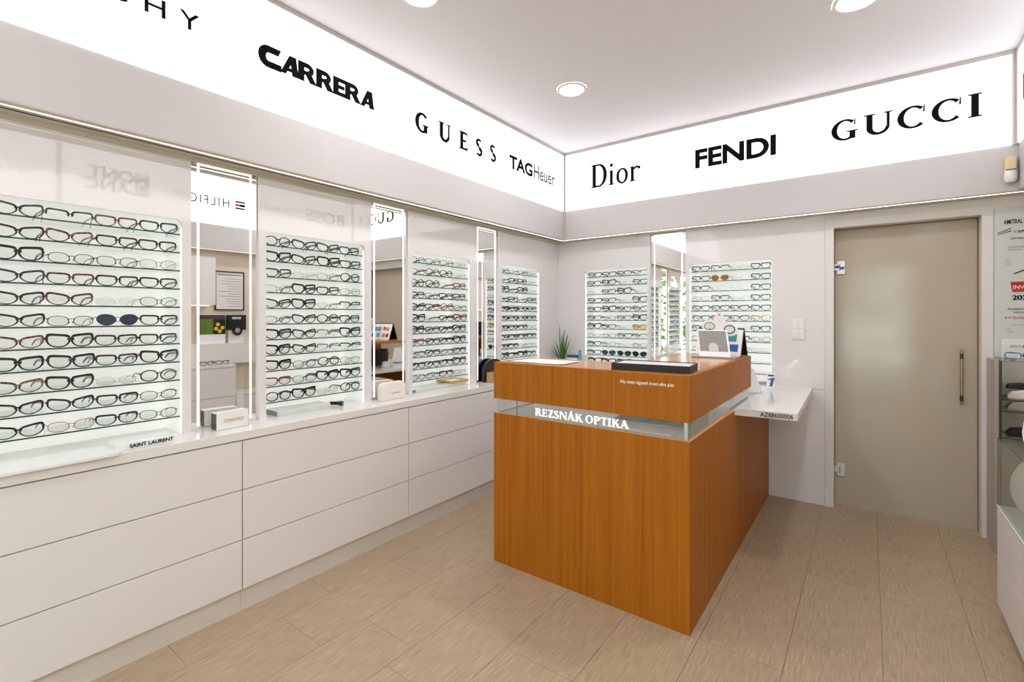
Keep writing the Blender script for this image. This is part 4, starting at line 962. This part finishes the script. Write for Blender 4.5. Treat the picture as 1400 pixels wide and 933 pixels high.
# white low showcase with glass box on top
WX, WY0, WY1, WT = 3.098, 2.58, 3.19, 0.547
o = thing('showcase', (3.3, 2.9, 0), 'white low drawer cabinet with glass case at right edge', 'showcase')
B(WX+0.021, XR-0.002, WY0, WY1-0.002, 0.085, WT-0.012).build('body', M['cabinet'], o)
B(WX+0.03, XR-0.002, WY0, WY1-0.03, 0.0, 0.0845).build('plinth', M['plinth'], o)
for z0, z1 in ((0.085, 0.305), (0.309, 0.531)): B(WX, WX+0.020, WY0+0.001, WY1-0.002, z0, z1).build('drawer', M['cabinet'], o, bevel=0.001)
B(WX-0.002, XR-0.002, WY0, WY1, WT-0.0115, WT).build('top', M['worktop'], o)
gl = [M['glass'], M['shelf_edge']]
for bx in ((WX+0.001, WX+0.007, WY0, WY1-0.001, WT+0.0005, 0.855), (WX+0.0075, XR-0.003, WY1-0.007, WY1-0.001, WT+0.0005, 0.855)):
    B(*bx).build('glass_pane', M['glass'], o)
for bx in ((WX+0.0005, WX+0.004, WY1-0.0045, WY1-0.0005, WT+0.0005, 0.862), (WX, WX+0.004, WY0, WY1, 0.8625, 0.866), (WX+0.0045, XR-0.003, WY1-0.004, WY1, 0.8625, 0.866)):
    B(*bx).build('glass_edge', M['shelf_edge'], o)
# white decorative letter on the glass case
fp = font_polys('&', 0.02)
us = [p[0] for q in fp for p in q]; vz = [p[1] for q in fp for p in q]
a0, a1, b0, b1 = min(us), max(us), min(vz), max(vz)
m_ = MB()
for q in fp: m_.prism([((p[0]-a0)/(a1-a0)*0.30-0.15, (p[1]-b0)/(b1-b0)*0.50) for p in q], 'Y', -0.014, 0.014)
o = tag(m_.build('ornament', M['white_plastic']), 'white curly letter ornament inside the glass case', 'ornament'); o.location = (3.268, 3.05, WT+0.001); o.rotation_euler = (0, 0, -0.19)
# right wall seen in the mirrors: counter, ledge, frame, device, picture
o = thing('side_cabinet', (3.4, 1.6, 0), 'white side cabinet along the right wall, seen in mirror', 'cabinet')
B(3.30, XR-0.002, 0.5, 2.575, 0.0, 0.845).build('body', M['cabinet'], o)
for y0, y1 in ((0.502, 1.19), (1.192, 1.88), (1.882, 2.574)):
    B(3.281, 3.2995, y0, y1, 0.51, 0.842).build('drawer', M['cabinet'], o, bevel=0.001)
    B(3.281, 3.2995, y0, y1, 0.06, 0.506).build('drawer', M['cabinet'], o, bevel=0.001)
B(3.276, XR-0.002, 0.5, 2.576, 0.846, 0.875).build('top', M['worktop'], o)
struct(B(3.42, XR-0.0005, 0.5, 2.85, 0.876, 1.115).build('trim_6', M['wall']), 'white ledge along the right wall')
o = thing('picture_frame', (XR-0.02, 2.595, 1.506), 'black framed certificate on the right wall, seen in mirror', 'picture')
MB().box(XR-0.022, XR-0.001, 2.43, 2.757, 1.506, 1.518).box(XR-0.022, XR-0.001, 2.43, 2.757, 1.958, 1.970).box(XR-0.022, XR-0.001, 2.43, 2.442, 1.518, 1.958).box(XR-0.022, XR-0.001, 2.745, 2.757, 1.518, 1.958).build('frame', M['black_plastic'], o)
B(XR-0.012, XR-0.001, 2.442, 2.745, 1.518, 1.958).build('certificate', M['case'], o)
lines = []
for i in range(12):
    z = 0.06+i*0.07; n = random.uniform(.5, .95); lines.append([(0.05, z), (0.05+n*0.9, z), (0.05+n*0.9, z+0.014), (0.05, z+0.014)])
lines.append([(0.05,0.93),(0.95,0.93),(0.95,0.965),(0.05,0.965)]); lines.append([(0,0),(0.001,0),(0.001,0.001)]); lines.append([(1,1),(0.999,1),(1,0.999)])
letter(lines, (-2.74, -2.447, 1.525, 1.95), FR(XR-0.012), M['grey_print'], o, 'printed_lines')
o = thing('wall_device', (3.45, 2.655, 1.1155), 'black measuring device on the ledge, seen in mirror', 'device')
B(3.435, 3.485, 2.55, 2.76, 1.27, 1.45).build('housing', M['black_plastic'], o, bevel=0.004)
B(3.46, 3.485, 2.57, 2.74, 1.1155, 1.2695).build('stand', M['white_plastic'], o)
MB().cyl((3.424, 2.655, 1.26), 0.055, 0.0105, 'X', 24).build('dial', M['black_plastic'], o)
MB().cyl((3.4225, 2.655, 1.265), 0.03, 0.001, 'X', 20).build('dial_ring', M['steel'], o)
B(3.4335, 3.4345, 2.60, 2.70, 1.40, 1.425).build('display', M['felt'], o)
o = thing('photo_board', (3.46, 2.386, 1.1155), 'green and yellow photo board on the ledge, seen in mirror', 'picture')
B(3.455, 3.47, 2.244, 2.530, 1.1155, 1.455).build('board', M['white_card'], o)
B(3.453, 3.4548, 2.244, 2.40, 1.225, 1.40).build('green_print', M['hedge'], o)
B(3.453, 3.4548, 2.40, 2.53, 1.225, 1.40).build('dark_print', M['black_plastic'], o)
B(3.453, 3.4548, 2.244, 2.53, 1.4005, 1.45).build('roof_print', M['ink_grey'], o)
for y, z in ((2.43,1.29),(2.45,1.34),(2.50,1.30),(2.47,1.26)): MB().cyl((3.451, y, z), 0.022, 0.0015, 'X', 10).build('yellow_print', M['yellow'], o)
for y in (2.27,2.30,2.34,2.38): B(3.4515, 3.4529, y, y+0.02, 1.39, 1.405).build('red_print', M['red'], o)
o = thing('wall_cupboard', (3.42, 2.0, 1.45), 'pale wall cupboard with light below, seen in mirror', 'cupboard')
B(3.30, XR-0.002, 1.5, 2.36, 1.56, 2.1).build('body', M['wall'], o)
B(3.282, 3.2995, 1.502, 2.358, 1.562, 2.098).build('door', M['wall'], o)
B(3.40, 3.415, 1.52, 2.34, 1.554, 1.5595).build('light_line', M['strip'], o)
eyeglasses('kR', (3.355, 2.46, 0.8755), -PI/2, 'black eyeglasses lying on the side cabinet, seen in mirror', 'single eyeglasses')
eyeglasses('mR', (3.355, 2.30, 0.8755), -PI/2, 'gunmetal eyeglasses on the side cabinet, seen in mirror', 'single eyeglasses')

# ------------------------------------------------------------------ outside the shop window (only in reflections)
struct(B(-6, 9, -9, YF-0.1, -0.12, -0.06).build('pavement', M['street']), 'pavement outside')
hm = MB()
for i in range(5200):
    x, y, z = random.uniform(-5, 8), -5.2+random.gauss(0, 0.35), random.uniform(0, 1)**0.8*3.6
    a, b_, s_ = random.uniform(0, PI), random.uniform(-0.8, 0.8), random.uniform(0.07, 0.14)
    u = Vector((math.cos(a), math.sin(a), b_)).normalized()*s_; v = Vector((-math.sin(a)*0.5, math.cos(a)*0.5, 0.8)).normalized()*s_*0.6
    p = Vector((x, y, z)); hm.add([p-u, p-v, p+u, p+v], [(0,1,2,3)])
hg = tag(hm.build('hedge_leaves', M['hedge']), 'green hedge leaves outside the shop window', 'hedge', kind='stuff')
